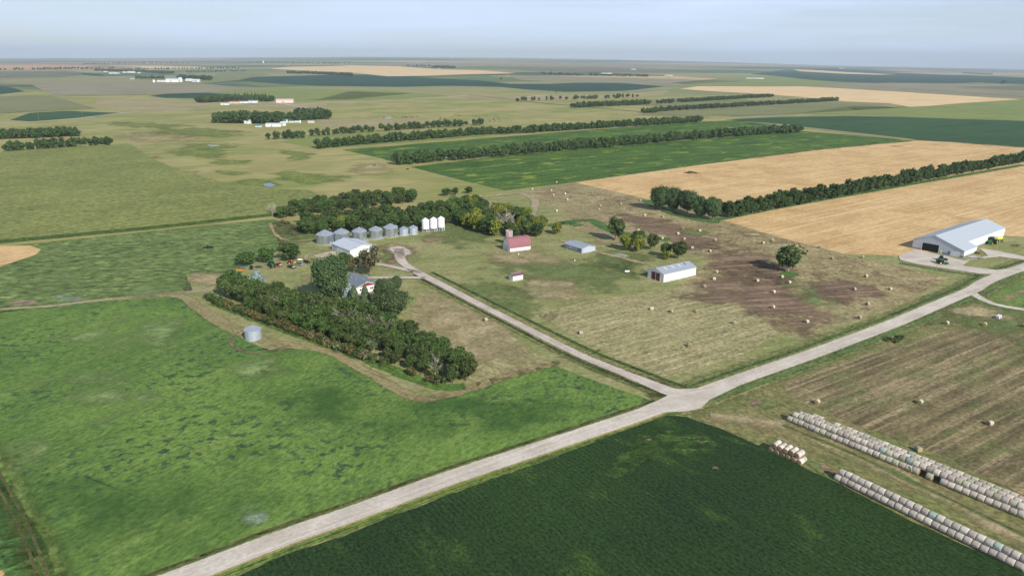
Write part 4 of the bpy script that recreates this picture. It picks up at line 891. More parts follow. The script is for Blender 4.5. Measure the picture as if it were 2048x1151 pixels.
# white shop by the house
c = G(664.4, 500.6); L_ = dist((664.4, 500.6), (700.7, 515.5)); W_ = 17.5; he = hgt(G(700.7, 515.5), 500.7)
gable('shop_building', 'big white metal shop with a pale low roof beside the grain bins', 'workshop', c, ang((664.4, 500.6), (700.7, 515.5)), L_, W_, he, he+2.2, WHITE, PALEROOF, .4,
      [('door', 'front', L_*.05, L_*.3, .05, he*.82, paint('grey_overhead_door', (.42, .47, .55, 1))), ('door', 'front', L_*.38, L_*.44, .05, he*.5, TRIM), ('corner_trim', 'front', L_-.12, L_+.1, 0, he, TRIM, .1),
       ('eave_trim', 'front', -.3, L_+.3, he-.2, he+.02, TRIM, .3), ('lamp', 'right', W_*.5, W_*.53, he*.9, he*.95, TRIM, .3)], we=WHITE_Y)
# house
org = G(712.5, 588); ho = ang((733, 541), (748.6, 568.0)); hd = BX
W_ = 12.0; L_ = 18.5; ax = Vector((math.cos(BX), math.sin(BX))); ay = Vector((-ax.y, ax.x))
cc = org-ax*L_      # far end of the left long side
h = gable('house', 'house with a grey shingle roof, white walls and a red gable', 'house', cc, BX, L_, W_, 3.2, 5.4, paint('white_clapboard', (.78, .78, .76, 1)), SHINGLE, .55,
      [('window', 'right', 2.0, 2.7, 1.3, 2.2, GLASS), ('window', 'right', 2.95, 3.6, 1.3, 2.2, GLASS), ('window', 'right', 7.6, 8.3, 1.3, 2.2, GLASS), ('window', 'right', 8.5, 9.1, 1.3, 2.2, GLASS),
       ('door', 'front', 7, 8, .1, 2.1, paint('brown_door', (.2, .12, .08, 1))), ('window', 'front', 3, 4.6, 1, 2.2, GLASS)])
m = MB(); m.add([(L_+.05, .3, 3.25), (L_+.05, W_-.3, 3.25), (L_+.05, W_/2, 5.28)], [(0, 1, 2)]); m.add([(L_+.02, .3, 3.25), (L_+.02, W_-.3, 3.25), (L_+.02, W_/2, 5.28)], [(2, 1, 0)]); m.build('gable', REDTRIM, h)
m = MB(); e = .62
for y0_, y1_ in ((-e, W_/2), (W_+e, W_/2)):
    sl_ = 2.2/(W_/2); z0, z1 = 3.2-sl_*.62, 5.4
    m.hexa([(L_+.56, y0_, z0-.12), (L_+.66, y0_, z0-.12), (L_+.66, y1_, z1-.12), (L_+.56, y1_, z1-.12)], [(L_+.56, y0_, z0+.16), (L_+.66, y0_, z0+.16), (L_+.66, y1_, z1+.16), (L_+.56, y1_, z1+.16)])
m.build('barge_board', WHITE, h)
for x, y, r_ in ((6, 3.4, .16), (10, 3.9, .2), (12.5, 7, .12)):
    m = MB(); m.tube((x, y, 3.9), (x, y, 5.7), r_, r_, 8); m.build('chimney', TRIM, [q for q in h.children if q.name.startswith('roof')][0])
# barn with a rounded roof
c = G(1019, 504.2); L_ = dist((1019, 504.2), (1061, 498.6)); W_ = dist((1019, 504.2), (1001.3, 499.2)); he = hgt(c, 497.2); hp = hgt(G(1010.5, 501.7), 475.8)
o = empty('barn', (c.x, c.y, 0), ang((1019, 504.2), (1061, 498.6))); tag(o, 'white barn with a rounded faded red roof', 'barn')
N = 14; arc = [(W_/2-W_/2*math.cos(math.pi*i/N)*(1.0), he+(hp-he)*math.sin(math.pi*i/N)**.9) for i in range(N+1)]
m = MB(); m.add([(0, 0, -.3), (L_, 0, -.3), (L_, 0, he), (0, 0, he)], [(0, 1, 2, 3)]); m.add([(L_, W_, -.3), (0, W_, -.3), (0, W_, he), (L_, W_, he)], [(0, 1, 2, 3)])
m.add([(0, W_, -.3), (0, 0, -.3)]+[(0, y, z) for y, z in arc], [tuple(range(N+3))], 1); m.add([(L_, 0, -.3), (L_, W_, -.3)]+[(L_, y, z) for y, z in arc[::-1]], [tuple(range(N+3))], 1); m.build('wall', [WHITE, WHITE_Y], o)
m = MB()
for i in range(N):
    (y0_, z0), (y1_, z1) = arc[i], arc[i+1]; 
    def off(y, z): 
        v = Vector((y-W_/2, (z-he)*.8+.3)).normalized(); return (y+v.x*.16, z+v.y*.16)
    a0, a1 = off(y0_, z0), off(y1_, z1); i0, i1 = (y0_*1.0+(a0[0]-y0_)*.1, z0+.015), (y1_+(a1[0]-y1_)*.1, z1+.015)
    m.hexa([(-.35, *i0), (L_+.35, *i0), (L_+.35, *i1), (-.35, *i1)], [(-.35, *a0), (L_+.35, *a0), (L_+.35, *a1), (-.35, *a1)])
m.build('roof', PINK, o)
for pn, pts, mat in (('door', (W_*.22, W_*.8, .05, he*1.35), paint('barn_door', (.62, .65, .7, 1), ribs=(1, .5, .05))), ('door_track', (W_*.12, W_*.86, he*1.42, he*1.5), TRIM), ('window', (W_*.34, W_*.44, 1.3, 1.7), GLASS), ('window', (W_*.6, W_*.7, 1.3, 1.7), GLASS)):
    m = MB(); k = .05 if pn != 'window' else .08; m.box(-k, pts[0], pts[2], 0, pts[1], pts[3]); m.build(pn, mat, o)
m = MB(); m.box(-.06, -.06, 0, .22, 0, he); m.build('corner_trim', BLACK, o)
for u in (.3, .72): m = MB(); m.box(L_*u, -.05, .05, L_*u+.5, 0, 1.6); m.build('door', TRIM, o)
# staved silo behind the barn
sm = NT('stained_concrete'); p_ = sm.pos(0, (1, 1, 1), True); b_ = sm.n('ShaderNodeTexBrick'); sm.l(p_, b_.inputs[0]); b_.inputs['Scale'].default_value = 1
c1 = sm.mix(sm.mr(sm.noise(sm.pos(0, (.7, .7, .5), True), 1, 5), .42, .55), (.62, .6, .6, 1), (.50, .26, .24, 1)); sm.base(c1); sm.p.inputs['Roughness'].default_value = .9
g = G(1018, 489); hs_ = hgt(g, 460.5); r_ = 2.25; o = empty('silo', (g.x, g.y, 0), 0); tag(o, 'roofless pink-stained concrete silo behind the barn', 'silo')
m = MB(); m.lathe([(r_, -.2), (r_, hs_), (r_-.18, hs_), (r_-.18, hs_-4)], 28); m.build('wall', sm.m, o, smooth=False)
m = MB(); [m.lathe([(r_+.03, z), (r_+.03, z+.06)], 28) for z in [k*.9 for k in range(1, int(hs_/.9))]]; m.build('hoop', TRIM, o)
m = MB(); m.box(-.35, -r_-.6, .1, .35, -r_+.05, hs_-.2); m.build('chute', paint('chute_steel', (.45, .48, .52, 1)), o)

# machine shed on the right
Lf, Rf, Mf = G(1824, 496.2), G(1926.6, 515.4), G(1907, 511.7)
fr = (Rf-Lf).normalized(); wm_ = (Mf-Lf).length; wl = (Rf-Mf).length; rot = math.atan2(fr.y, fr.x)+math.pi/2   # long axis, away from the front
Lm = (G(1992, 471.5)-Mf).length; ll = (G(1951.5, 505.5)-Rf).length
hl = hgt(Lf, 477.5); hpk = hgt(Lf.lerp(Mf, .5), 471.0); sl_ = (hpk-hl)/(wm_/2); hm = hl; hlow = max(2.6, hm-sl_*wl)
o = empty('machine_shed', (Rf.x, Rf.y, 0), rot); tag(o, 'large grey and white machine shed with an open dark door and a lean-to', 'machine shed')
y1_, y2_ = wl, wl+wm_; ym = wl+wm_/2
m = MB(); z_ = -.3
m.add([(0, y2_, z_), (0, 0, z_), (0, 0, hlow), (0, y1_, hm), (0, ym, hpk), (0, y2_, hl)], [(0, 1, 2, 3, 4, 5)], 1)
m.add([(0, 0, z_), (ll, 0, z_), (ll, 0, hlow), (0, 0, hlow)], [(0, 1, 2, 3)]); m.add([(ll, 0, z_), (ll, y1_, z_), (ll, y1_, hm), (ll, 0, hlow)], [(0, 1, 2, 3)], 1)
m.add([(ll, y1_, z_), (Lm, y1_, z_), (Lm, y1_, hm), (ll, y1_, hm)], [(0, 1, 2, 3)]); m.add([(Lm, y1_, z_), (Lm, y2_, z_), (Lm, y2_, hl), (Lm, ym, hpk), (Lm, y1_, hm)], [(0, 1, 2, 3, 4)], 1)
m.add([(Lm, y2_, z_), (0, y2_, z_), (0, y2_, hl), (Lm, y2_, hl)], [(0, 1, 2, 3)])
m.build('wall', [WHITE, LIGHTSTEEL], o)
r = MB(); t = .16
def slab(x0, x1, ya, za, yb, zb_):
    lo = [(x0, ya, za), (x1, ya, za), (x1, yb, zb_), (x0, yb, zb_)]; hi = [(a, b, c+t) for a, b, c in lo]
    if yb < ya: lo, hi = lo[::-1], hi[::-1]
    r.hexa(lo, hi)
slab(-.3, ll+.3, -.35, hlow-sl_*.35+.03, y1_, hm+.03); slab(-.3, Lm+.3, y1_-(.0), hm+.03, ym, hpk+.03); slab(-.3, Lm+.3, y2_+.35, hl-sl_*.35+.03, ym, hpk+.03)
ro = r.build('roof', paint('pale_grey_roof', (.52, .57, .62, 1), .5, .1, ribs=(0, .9, .03)), o)
m = MB(); m.box(-.34, ym-.25, hpk+.12, Lm+.34, ym+.25, hpk+.28); m.build('ridge_cap', TRIM, ro)
def pnl(n, mat, ya, yb, z0, z1, pr=.07): q = MB(); q.box(-pr, ya, z0, 0, yb, z1); return q.build(n, mat, o)
dy = lambda f: y2_-(y2_)*f
pnl('door', BLACK, dy(.515), dy(.19), .1, hl*.80, .05); pnl('door_frame', paint('white_frame', (.75, .75, .76, 1)), dy(.19), dy(.18), .1, hl*.84, .12); pnl('door_frame', paint('yellow_frame', (.6, .58, .3, 1)), dy(.528), dy(.517), .1, hl*.82, .12)  # open doorway: the shade inside is painted as a black panel on the wall
pnl('overhead_door', paint('white_overhead_door', (.78, .8, .82, 1), ribs=(2, .6, .05)), dy(.92), dy(.755), .1, 3.1, .08); pnl('door', paint('white_walk_door', (.8, .8, .82, 1)), dy(.585), dy(.555), .1, 2.3, .1); pnl('door', paint('blue_door', (.1, .12, .35, 1)), dy(.735), dy(.705), .1, 2.3, .1)
pnl('wainscot', SLATE, dy(.18), y2_, -.1, 1.0, .05); pnl('wainscot', SLATE, dy(.70), dy(.59), -.1, 1.0, .05); pnl('wainscot', SLATE, 0, dy(.925), -.1, 1.0, .05)
q = MB(); q.box(0, -.05, -.1, ll, 0, 1.0); q.build('wainscot', SLATE, o); q = MB(); q.box(ll, y1_-.05, -.1, Lm, y1_, 1.0); q.build('wainscot', SLATE, o)
q = MB(); q.box(ll+.3, y1_-.06, 1.0, ll+.7, y1_, hm-.1); q.build('downpipe', SLATE, o); q = MB(); q.box(ll+(Lm-ll)*.33, y1_-.06, 1.0, ll+(Lm-ll)*.33+.2, y1_, hm-.1); q.build('seam_trim', TRIM, o)
for f, z in ((.36, hl*.9), (.84, 3.5)): q = MB(); q.box(-.4, dy(f)-.25, z, 0, dy(f)+.25, z+.25); q.build('lamp', TRIM, o)

# grain bins
def bin_(px, by, wpx, ty, label, mat=GALV, ey=None, group='grain bins standing in a row', vents=True, pad=True, cone=None):
    g0 = G(px, by); mpp = math.hypot(g0.length, CAMH)/F; r_ = wpx*mpp/2; g = g0+g0.normalized()*r_
    hp = hgt(g, ty); he = hp-r_*.52 if ey is None else ey(r_, hp)
    o = empty('grain_bin', (g.x, g.y, 0), R(-60)); tag(o, label, 'grain bin', group)
    if pad: m = MB(); m.lathe([(r_+.45, -.3), (r_+.45, .14), (0, .14)], 32); m.build('pad', CONC, o)
    m = MB(); m.lathe([(r_, 0), (r_, he)], 48); wl_ = m.build('wall', mat, o, smooth=True)
    m = MB(); m.lathe([(r_+.12, he-.06), (.55, hp-.25), (.55, hp), (.05, hp+.05)], 40); rf = m.build('roof', GALVROOF, o)
    m = MB()
    for k in range(20):
        a = 2*math.pi*k/20; m.tube((math.cos(a)*(r_+.1), math.sin(a)*(r_+.1), he+.0), (math.cos(a)*.5, math.sin(a)*.5, hp-.18), .05, .03, 4, caps=False)
    m.build('rib', TRIM, rf)
    if vents:
        for k in range(6):
            a = 2*math.pi*(k+.3)/6; m = MB(); x, y = math.cos(a)*r_*.72, math.sin(a)*r_*.72; z = he+(hp-he)*.3; m.tube((x, y, z-.2), (x, y, z+.5), .28, .28, 8); m.build('vent', GALVROOF, rf)
    m = MB(); m.lathe([(r_+.10, he-.12), (r_+.14, he-.02)], 40); m.build('eave_ring', paint('pale_eave', (.8, .82, .85, 1)), o)
    a = .35; x, y = math.cos(a)*r_, math.sin(a)*r_; m = MB(); mt = Matrix.Translation((x, y, 0))@Matrix.Rotation(a, 4, 'Z'); m.box(-.05, -.45, .3, .1, .45, 2.1, m=mt); m.build('door', TRIM, o)
    a = -.8; mt = Matrix.Translation((math.cos(a)*r_, math.sin(a)*r_, 0))@Matrix.Rotation(a, 4, 'Z'); m = MB()
    m.box(.1, -.28, .4, .15, -.24, he, m=mt); m.box(.1, .24, .4, .15, .28, he, m=mt); [m.box(.1, -.26, z, .14, .26, z+.04, m=mt) for z in np.arange(.5, he, .35)]; m.build('ladder', TRIM, o)
    return o, g, r_, he
bin_(651.2, 490.6, 33.3, 459, 'leftmost and widest-looking silver grain bin, left of the white shop roof')
bin_(684.3, 487.5, 30, 456.3, 'second silver grain bin from the left, rising behind the white shop roof')
bin_(719.8, 483.5, 28.8, 454, 'third silver grain bin from the left, behind the right end of the shop roof')
bin_(752.4, 478.8, 26.4, 451.8, 'fourth silver grain bin from the left, fully in view right of the shop')
bin_(782, 475, 28.7, 446.7, 'tallest silver grain bin, fifth from the left in the row')
bin_(808, 471.8, 17.8, 452.2, 'left one of the two small silver grain bins', GALV2, vents=False)
bin_(826.9, 469.6, 17.5, 450, 'right one of the two small silver grain bins, nearest the white hopper bins', GALV2, vents=False)
o, g, r_, he = bin_(507.8, 682.3, 31, 649.6, 'lone dull silver grain bin at the edge of the green field', GALV2, group=None, vents=False, pad=False)
m = MB(); m.tube((-r_*.55, -r_*.62, he+.4), (-r_*.66, -r_*.75, he-.7), .28, .32, 8); m.build('spout', paint('white_spout', (.8, .8, .8, 1)), o)
def hopper(px, by, wpx, ty, label):
    g0 = G(px, by); mpp = math.hypot(g0.length, CAMH)/F; r_ = wpx*mpp/2; g = g0+g0.normalized()*r_; hp = hgt(g, ty); hb = 2.6; he = hp-r_*.62
    o = empty('hopper_bin', (g.x, g.y, 0), 0); tag(o, label, 'hopper bin', 'white hopper bins')
    wp = paint('white_enamel', (.84, .84, .84, 1), .35, dirt=.05)
    m = MB(); m.lathe([(r_, hb), (r_, he)], 36); m.build('wall', wp, o, smooth=True); m = MB(); m.lathe([(r_+.08, he), (.3, hp), (.02, hp+.03)], 36); m.build('roof', wp, o)
    m = MB(); m.lathe([(.3, .7), (r_*.98, hb+.05)], 24); m.build('hopper', paint('hopper_shade_grey', (.5, .52, .55, 1), .5), o)
    for k in range(8):
        a = 2*math.pi*(k+.5)/8; m = MB(); m.tube((math.cos(a)*r_*.97, math.sin(a)*r_*.97, -.1), (math.cos(a)*r_*.97, math.sin(a)*r_*.97, hb+.1), .1, .1, 6); m.build('leg', wp, o)
    m = MB(); m.lathe([(r_*.99, .9), (r_*1.0, 1.05)], 24); m.build('brace', wp, o)
hopper(851.5, 466, 14.9, 435.4, 'left one of three tall white hopper bins'); hopper(867.5, 464.8, 14.8, 433.7, 'middle one of three tall white hopper bins'); hopper(882.6, 462.8, 14.6, 432, 'right one of three tall white hopper bins')

# ------------------------------------------------------------------ far farmsteads
def fgable(px0, px1, by, ty, rot, label, wm=None, rm=None, depth=.45, name='farm_building', cat='building', rise=.3):
    g = G((px0+px1)/2, by); mpp = math.hypot(g.length, CAMH)/F; wpx = (px1-px0)*mpp; c_ = abs(math.cos(rot)); s_ = abs(math.sin(rot))
    L_ = wpx/(c_+depth*s_); W_ = L_*depth; hp = hgt(g, ty)*.82; he = hp*(1-rise)
    ax = Vector((math.cos(rot), math.sin(rot))); ay = Vector((-ax.y, ax.x)); org = g-ax*L_/2
    return gable(name, label, cat, org, rot, L_, W_, he, hp, wm or WHITE, rm or PALEROOF, .3, [('door', 'front', L_*.35, L_*.45, .05, he*.7, TRIM)], zb=T(g.x, g.y), group=None)
def fbin(px, by, ty, wpx, label, mat=None):
    g = G(px, by); mpp = math.hypot(g.length, CAMH)/F; r_ = wpx*mpp/2; hp = hgt(g, ty); o = empty('grain_bin', (g.x, g.y, T(g.x, g.y)), 0); tag(o, label, 'grain bin')
    m = MB(); m.lathe([(r_, -.3), (r_, hp-r_*.5)], 20); m.build('wall', mat or paint('white_bin', (.85, .85, .85, 1)), o, smooth=True); m = MB(); m.lathe([(r_+.1, hp-r_*.5), (.05, hp)], 20); m.build('roof', GALVROOF, o)
fgable(532, 560.5, 253.5, 245, R(6), 'long white barn with grey roof at the nearest far farmstead'); fgable(549, 572, 246, 236.5, R(-8), 'barn with a bright green roof at the nearest far farmstead', rm=GREENROOF, rise=.5)
fgable(511, 522, 254, 248.2, R(0), 'small shed with a dark green roof left of the long white barn', rm=GREENROOF, rise=.5); fgable(565, 572, 251.5, 246, R(40), 'little white shed tucked right of the long white barn')
fgable(522, 530.5, 246, 240.5, R(30), 'little white garage between the far house and the green roofed barn'); fgable(488, 500.5, 247.5, 237.6, R(-10), 'far farmhouse with a pale roof at the edge of the grove', name='house', cat='house')
fgable(578, 588, 245.3, 241.5, R(0), 'low white trailer right of the green roofed barn', name='trailer', cat='trailer', depth=.25); fgable(590, 600, 245, 241, R(5), 'second low white trailer under the round grove', name='trailer', cat='trailer', depth=.25)
fgable(616, 627.5, 246, 241, R(0), 'pale shed below the right grove of the far farmstead', wm=TANW); fbin(600.5, 246, 240, 3, 'tiny white tank in front of the right grove')
fgable(553, 586, 206, 196.5, R(12), 'large tan metal barn standing alone right of the spruce grove', wm=TANW, rm=paint('tan_roof', (.66, .5, .46, 1))); fgable(496, 513, 206, 199.5, R(0), 'white farmhouse in front of the spruce grove', name='house', cat='house', rm=BLUEGREY)
fgable(442, 457, 210, 204.7, R(5), 'pale grey shed at the left end of the spruce farmstead', rm=GREYROOF); fgable(459, 476, 207, 201.5, R(0), 'shed with a red-brown roof left of the far white farmhouse', rm=REDR, wm=TANW); fgable(478, 495, 206.5, 202, R(3), 'low pale feed shed left of the far white farmhouse')
fbin(308, 165, 158.6, 4, 'white upright tank at the left edge of the far bin yard'); fgable(315, 329, 164, 159.5, R(0), 'white shed just right of the upright white tank'); fgable(333, 356, 164.5, 155.5, R(8), 'widest white building of the far bin yard')
fbin(361, 164, 153.5, 7, 'tallest white bin in the far bin yard'); fgable(371, 384, 162.5, 156, R(-8), 'white shed right of the tallest far bin'); fgable(385, 399, 164.5, 157, R(10), 'pale blue-white shed at the right end of the far bin yard', wm=LIGHTSTEEL); fbin(396.5, 164.5, 159, 3.2, 'small white bin at the right end of the far bin yard')
fgable(219, 234, 148, 144.4, R(0), 'long low white shed at the far upper left farmstead'); fgable(246, 252, 145.5, 142.8, R(20), 'small white shed in the middle of the far upper left farmstead'); fgable(254.5, 267, 146, 141.8, R(-8), 'rounded white shed at the far upper left farmstead')
fbin(276.5, 147, 144, 2, 'tiny white bin, left of two at the far upper left farmstead'); fbin(280, 147, 143.7, 2, 'tiny white bin, right of two at the far upper left farmstead'); fgable(208, 213, 144, 142, R(0), 'tiny pale shed at the left end of the far upper left farmstead')
fgable(260, 267, 158.6, 157, R(0), 'tiny pale shed alone in the plain left of the far bin yard'); fgable(866, 874, 134.5, 131.5, R(0), 'white house under the far centre grove', name='house', cat='house'); fgable(876, 881, 138, 136.6, R(0), 'tiny white shed below the far centre grove')
fgable(1203, 1224, 147.5, 145.6, R(0), 'long low white barn above the middle shelterbelt', depth=.15); fgable(1330, 1345, 151.5, 149.8, R(0), 'low white barn to the right of the middle shelterbelt', depth=.15); fgable(1494, 1526, 157.6, 155.4, R(-4), 'longest low white barn on the yellow-green far field', depth=.12)
fgable(1263, 1272, 139.5, 137.4, R(0), 'tiny white farm building high on the far plain'); fbin(526.5, 126, 121.5, 3, 'far white silo on the left skyline'); fgable(1125, 1128, 128.5, 127.2, R(0), 'tiny white shed near the turbines'); fgable(1680, 1687, 137.5, 135.6, R(0), 'tiny white farm by the far right teal field')
fgable(290, 294, 126.6, 125.4, R(0), 'tiny white speck of a building on the left skyline'); fgable(305, 309, 126.6, 125.6, R(0), 'tiny white building right of the skyline speck')

# ================================================================== BALES
def balemat(name, side, end, amt=.35):
    s = NT(name); oi = s.n('ShaderNodeObjectInfo').outputs['Random']
    n = s.noise(s.pos(0, (3, .6, 3), True), 2, 5, .7); c = s.mix(n, side, end)
    hs = s.n('ShaderNodeHueSaturation'); s.l(c, hs.inputs['Color']); s.l(s.mr(oi, 0, 1, .72, 1.18, False), hs.inputs['Value']); s.l(s.mr(oi, 0, 1, .492, .512, False), hs.inputs['Hue'])
    s.base(hs.outputs[0]); s.p.inputs['Roughness'].default_value = .95; s.bump(s.noise(s.pos(0, (1, 1, 1), True), 9, 4), .05); return s.m
B_SIDE = balemat('weathered_bale', S(208, 198, 186), S(176, 164, 150)); B_END = balemat('bale_end', S(160, 132, 98), S(126, 100, 74))
B_SIDE2 = balemat('netted_bale', S(186, 184, 162), S(156, 152, 130)); B_ENDY = balemat('yellow_bale_end', S(196, 180, 118), S(160, 146, 98)); B_BLUE = balemat('plastic_netted_bale', S(170, 180, 168), S(146, 156, 144))
def bale_mesh(side, end, seed, r=.84, l=.78):
    rg = random.Random(seed); m = MB(); n = 22
    prof = [(-l, r*.55), (-l, r*.93), (-l+.07, r), (-l*.33, r*1.015), (l*.33, r*1.01), (l-.07, r), (l, r*.93), (l, r*.55)]
    vs, fs, mi = [], [], []
    wob = [1+rg.uniform(-.03, .03) for _ in range(n)]
    for k, (y, rr) in enumerate(prof):
        for i in range(n):
            a = 2*math.pi*i/n; q = rr*wob[i]; z = math.sin(a)*q; z = max(z, -r*.93); vs.append((math.cos(a)*q, y+rg.uniform(-.015, .015), z+r*.93))
    for k in range(len(prof)-1):
        for i in range(n):
            j = (i+1) % n; fs.append((k*n+i, (k+1)*n+i, (k+1)*n+j, k*n+j)); mi.append(0 if 1 <= k <= 5 else 1)
    c0 = len(vs); vs += [(0, -l-.04, r*.93), (0, l+.04, r*.93)]
    for i in range(n): fs.append((c0, i, (i+1) % n)); mi.append(1); fs.append((c0+1, (len(prof)-1)*n+(i+1) % n, (len(prof)-1)*n+i)); mi.append(1)
    me = bpy.data.meshes.new('hay_bale'); me.from_pydata(vs, [], fs); me.materials.append(side); me.materials.append(end); me.polygons.foreach_set('material_index', mi)
    me.polygons.foreach_set('use_smooth', [True]*len(fs)); me.update(); return me
BM = [bale_mesh(B_SIDE, B_END, i) for i in range(3)]; BM2 = [bale_mesh(B_SIDE2, B_END, 10+i) for i in range(2)]; BMY = bale_mesh(B_SIDE2, B_ENDY, 20); BMB = bale_mesh(B_BLUE, B_END, 21)
def bale(g, rz, label, group=None, z=0, me=None, sc_=1.0, roll=0):
    o = bpy.data.objects.new('hay_bale', me or random.choice(BM)); COL.objects.link(o); o.location = (g.x, g.y, T(g.x, g.y)+z); o.rotation_euler = (roll, 0, rz); o.scale = (sc_*random.uniform(.95, 1.05), sc_*random.uniform(.96, 1.04), sc_*random.uniform(.93, 1.04))
    return tag(o, label, 'hay bale', group)
random.seed(3)
SB = [ # scattered bales: photo place and how to find each
 (1112.6, 366, 'topmost round bale beside the striped crop, below its lower edge'), (1064, 380, 'pale round bale at the far corner of the hay ground by the striped crop'), (1102, 382.5, 'round bale between the far corner bale and the topmost ones'),
 (1106.5, 391.5, 'round bale just below the middle one near the far corner'), (1130, 389, 'round bale with a shaded left face near the far corner'), (1184, 386.6, 'round bale alone below the gold field tip'),
 (1134, 400.5, 'lower round bale below the pair near the far corner'), (1281, 402, 'round bale left of the tall windbreak trees, upper of two'), (1241, 409, 'round bale left of the tall windbreak trees, lower of two'),
 (1200.5, 412.5, 'upper round bale of a close pair above the lone yard tree'), (1198.8, 421, 'lower round bale of a close pair above the lone yard tree'), (1113, 423.5, 'lone round bale on the tan ground right of the curved track'),
 (1290, 432, 'round bale below the shadow of the tall windbreak trees'), (1325, 435, 'round bale right of the one below the tall tree shadow'), (1365, 458.5, 'round bale at the left of a small green spot in the hay'),
 (1399.5, 463, 'round bale on the small green spot in the hay'), (1355.5, 469, 'round bale on the brown ground below the small green spot'), (1276.7, 462, 'round bale half hidden behind the low green tree top'),
 (1323.8, 478.5, 'round bale between the upright tree and the brown ground'), (1368, 479.5, 'round bale just above the pale trunked tree'), (1430, 482, 'round bale alone on the brown ground right of the pale trunked tree'),
 (1384, 497.5, 'round bale right of the pale trunked tree, upper of two'), (1419.5, 504, 'round bale right of the pale trunked tree, lower of two'), (1432.4, 546, 'round bale off the right end of the long white shed, top of three'),
 (1428, 560, 'round bale off the right end of the long white shed, middle of three'), (1409, 575, 'round bale off the right end of the long white shed, lowest of three'), (1303, 620, 'leftmost round bale of three in a line on the pale hay ground'),
 (1342, 625, 'middle round bale of three in a line on the pale hay ground'), (1393, 625, 'rightmost round bale of three in a line on the pale hay ground'), (961, 394.5, 'round bale at the back edge of the woods'),
 (1544.7, 482, 'upper round bale above the lone hay field tree, left side'), (1526, 487.5, 'round bale left of and below the upper one above the lone tree'), (1638.7, 496, 'round bale at the edge of the gold field right of the lone tree'),
 (1663.4, 518.5, 'round bale right of the lone tree near the field edge'), (1563.8, 556, 'round bale just below the lone hay field tree'), (1514, 563.5, 'round bale below the shadow of the lone tree'),
 (1578, 567, 'round bale below and right of the one under the lone tree'), (1546.7, 586, 'round bale on the brown ground two below the lone tree'), (1545.5, 617, 'round bale at the border of brown and pale hay ground'),
 (1724.7, 516, 'farthest right round bale beside the machine shed gravel'), (1731.5, 554.5, 'round bale in the right corner hay, upper of four'), (1708, 580.5, 'round bale in the right corner hay, left of the middle pair'),
 (1780, 580, 'round bale in the right corner hay, nearest the machine shed'), (1734.5, 610, 'round bale with an open shaded face in the right corner hay'), (1718.6, 637.5, 'round bale on the road verge'), (1613, 645.5, 'round bale at the lower edge of the brown hay ground'),
 (1160.6, 668, 'round bale at the left edge of the pale hay ground by the drive'), (1378, 693.5, 'nearest round bale on the pale hay ground'), (1468.8, 648, 'round bale at the right of the pale hay ground'),
 (1893, 648.5, 'round bale below the road on the right, left of two'), (1968.8, 651.5, 'round bale below the road on the right beside the small white cart'), (2047, 654, 'round bale cut by the right edge of the picture'),
 (1633.8, 807, 'round bale above the left end of the long bale stack'), (1839.3, 807, 'round bale in the middle of the striped hay field'), (1979, 850, 'nearest round bale in the striped hay field at right'), (970.7, 642, 'round bale lying alone beside the driveway')]
for x, y, lb in SB:
    bale(G(x, y), R(random.choice((-54, -60, 20, -35, -80, -48)))+random.uniform(-.3, .3), lb, 'round bales scattered over the mown ground', me=random.choice(BM2+BM[:1]), sc_=1.02)
# long stack, four rows wide with three rows laid on top
def rowdir(a, b): v = G(*b)-G(*a); return v.normalized(), v.length
pa, pb = G(1581, 842), G(2060, 1041); u = (pb-pa).normalized(); n_ = Vector((-u.y, u.x)); n_ = n_ if n_.y > 0 else -n_
rz = math.atan2(u.y, u.x)-math.pi/2; SP = 1.86; cnt = int((pb-pa).length/SP); RW = 1.84; ZT = 1.56; SS_ = 1.14
for k in range(cnt):
    for j in range(4):
        if j in (1, 2, 3) and k > 1: continue
        if k in (22, 24) and j == 0: continue
        bale(pa+u*(k*SP+j*.25)+n_*(j*RW+random.uniform(-.06, .06)), rz+random.uniform(-.05, .05), 'weathered round bale in the bottom row of the long stack', 'bales in the bottom row of the long stack', me=random.choice(BM+BM2), sc_=SS_)
    for j in range(3):
        if k < (1, 2, 3)[j]: continue
        if j == 2 and k in (5, 6): continue
        q = random.random(); me_ = BMB if q < .05 else random.choice(BM+BM+BM2)
        bale(pa+u*(k*SP-.6+j*.3)+n_*((j+.5)*RW+random.uniform(-.07, .07)), rz+random.uniform(-.05, .05), ('front', 'middle', 'back')[j]+' row bale laid on top of the long stack', 'bales of the '+('front', 'middle', 'back')[j]+' top row of the long stack', ZT+random.uniform(-.05, .05), me_, SS_)
bale(G(1822, 942), R(-75), 'bale with a bright yellow end lying in front of the long stack', me=BMY, sc_=1.1); bale(G(1857, 948), R(-62), 'greenish bale sticking out of the front of the long stack', me=BM2[0], sc_=1.1)
bale(G(1836, 902), R(10), 'greenish bale lying loose behind the long stack', me=BMY, sc_=1.05)
# second stack along the soybean edge: two rows with one on top
pa, pb = G(1677, 960.5), G(2070, 1152); u = (pb-pa).normalized(); n_ = Vector((-u.y, u.x)); n_ = n_ if n_.y > 0 else -n_; rz = math.atan2(u.y, u.x)-math.pi/2
for k in range(int((pb-pa).length/SP)):
    for j in (0, 1):
        if j and k > 1: continue
        bale(pa+u*(k*SP)+n_*(j*RW), rz+random.uniform(-.05, .05), 'weathered bale in the bottom row of the stack along the soybean edge', 'bottom bales along the soybean edge', sc_=SS_)
    bale(pa+u*(k*SP+.4)+n_*(RW*.5), rz+random.uniform(-.05, .05), 'weathered bale on top of the stack along the soybean edge', 'top bales along the soybean edge', ZT, BMB if k in (13, 21) else None, SS_)
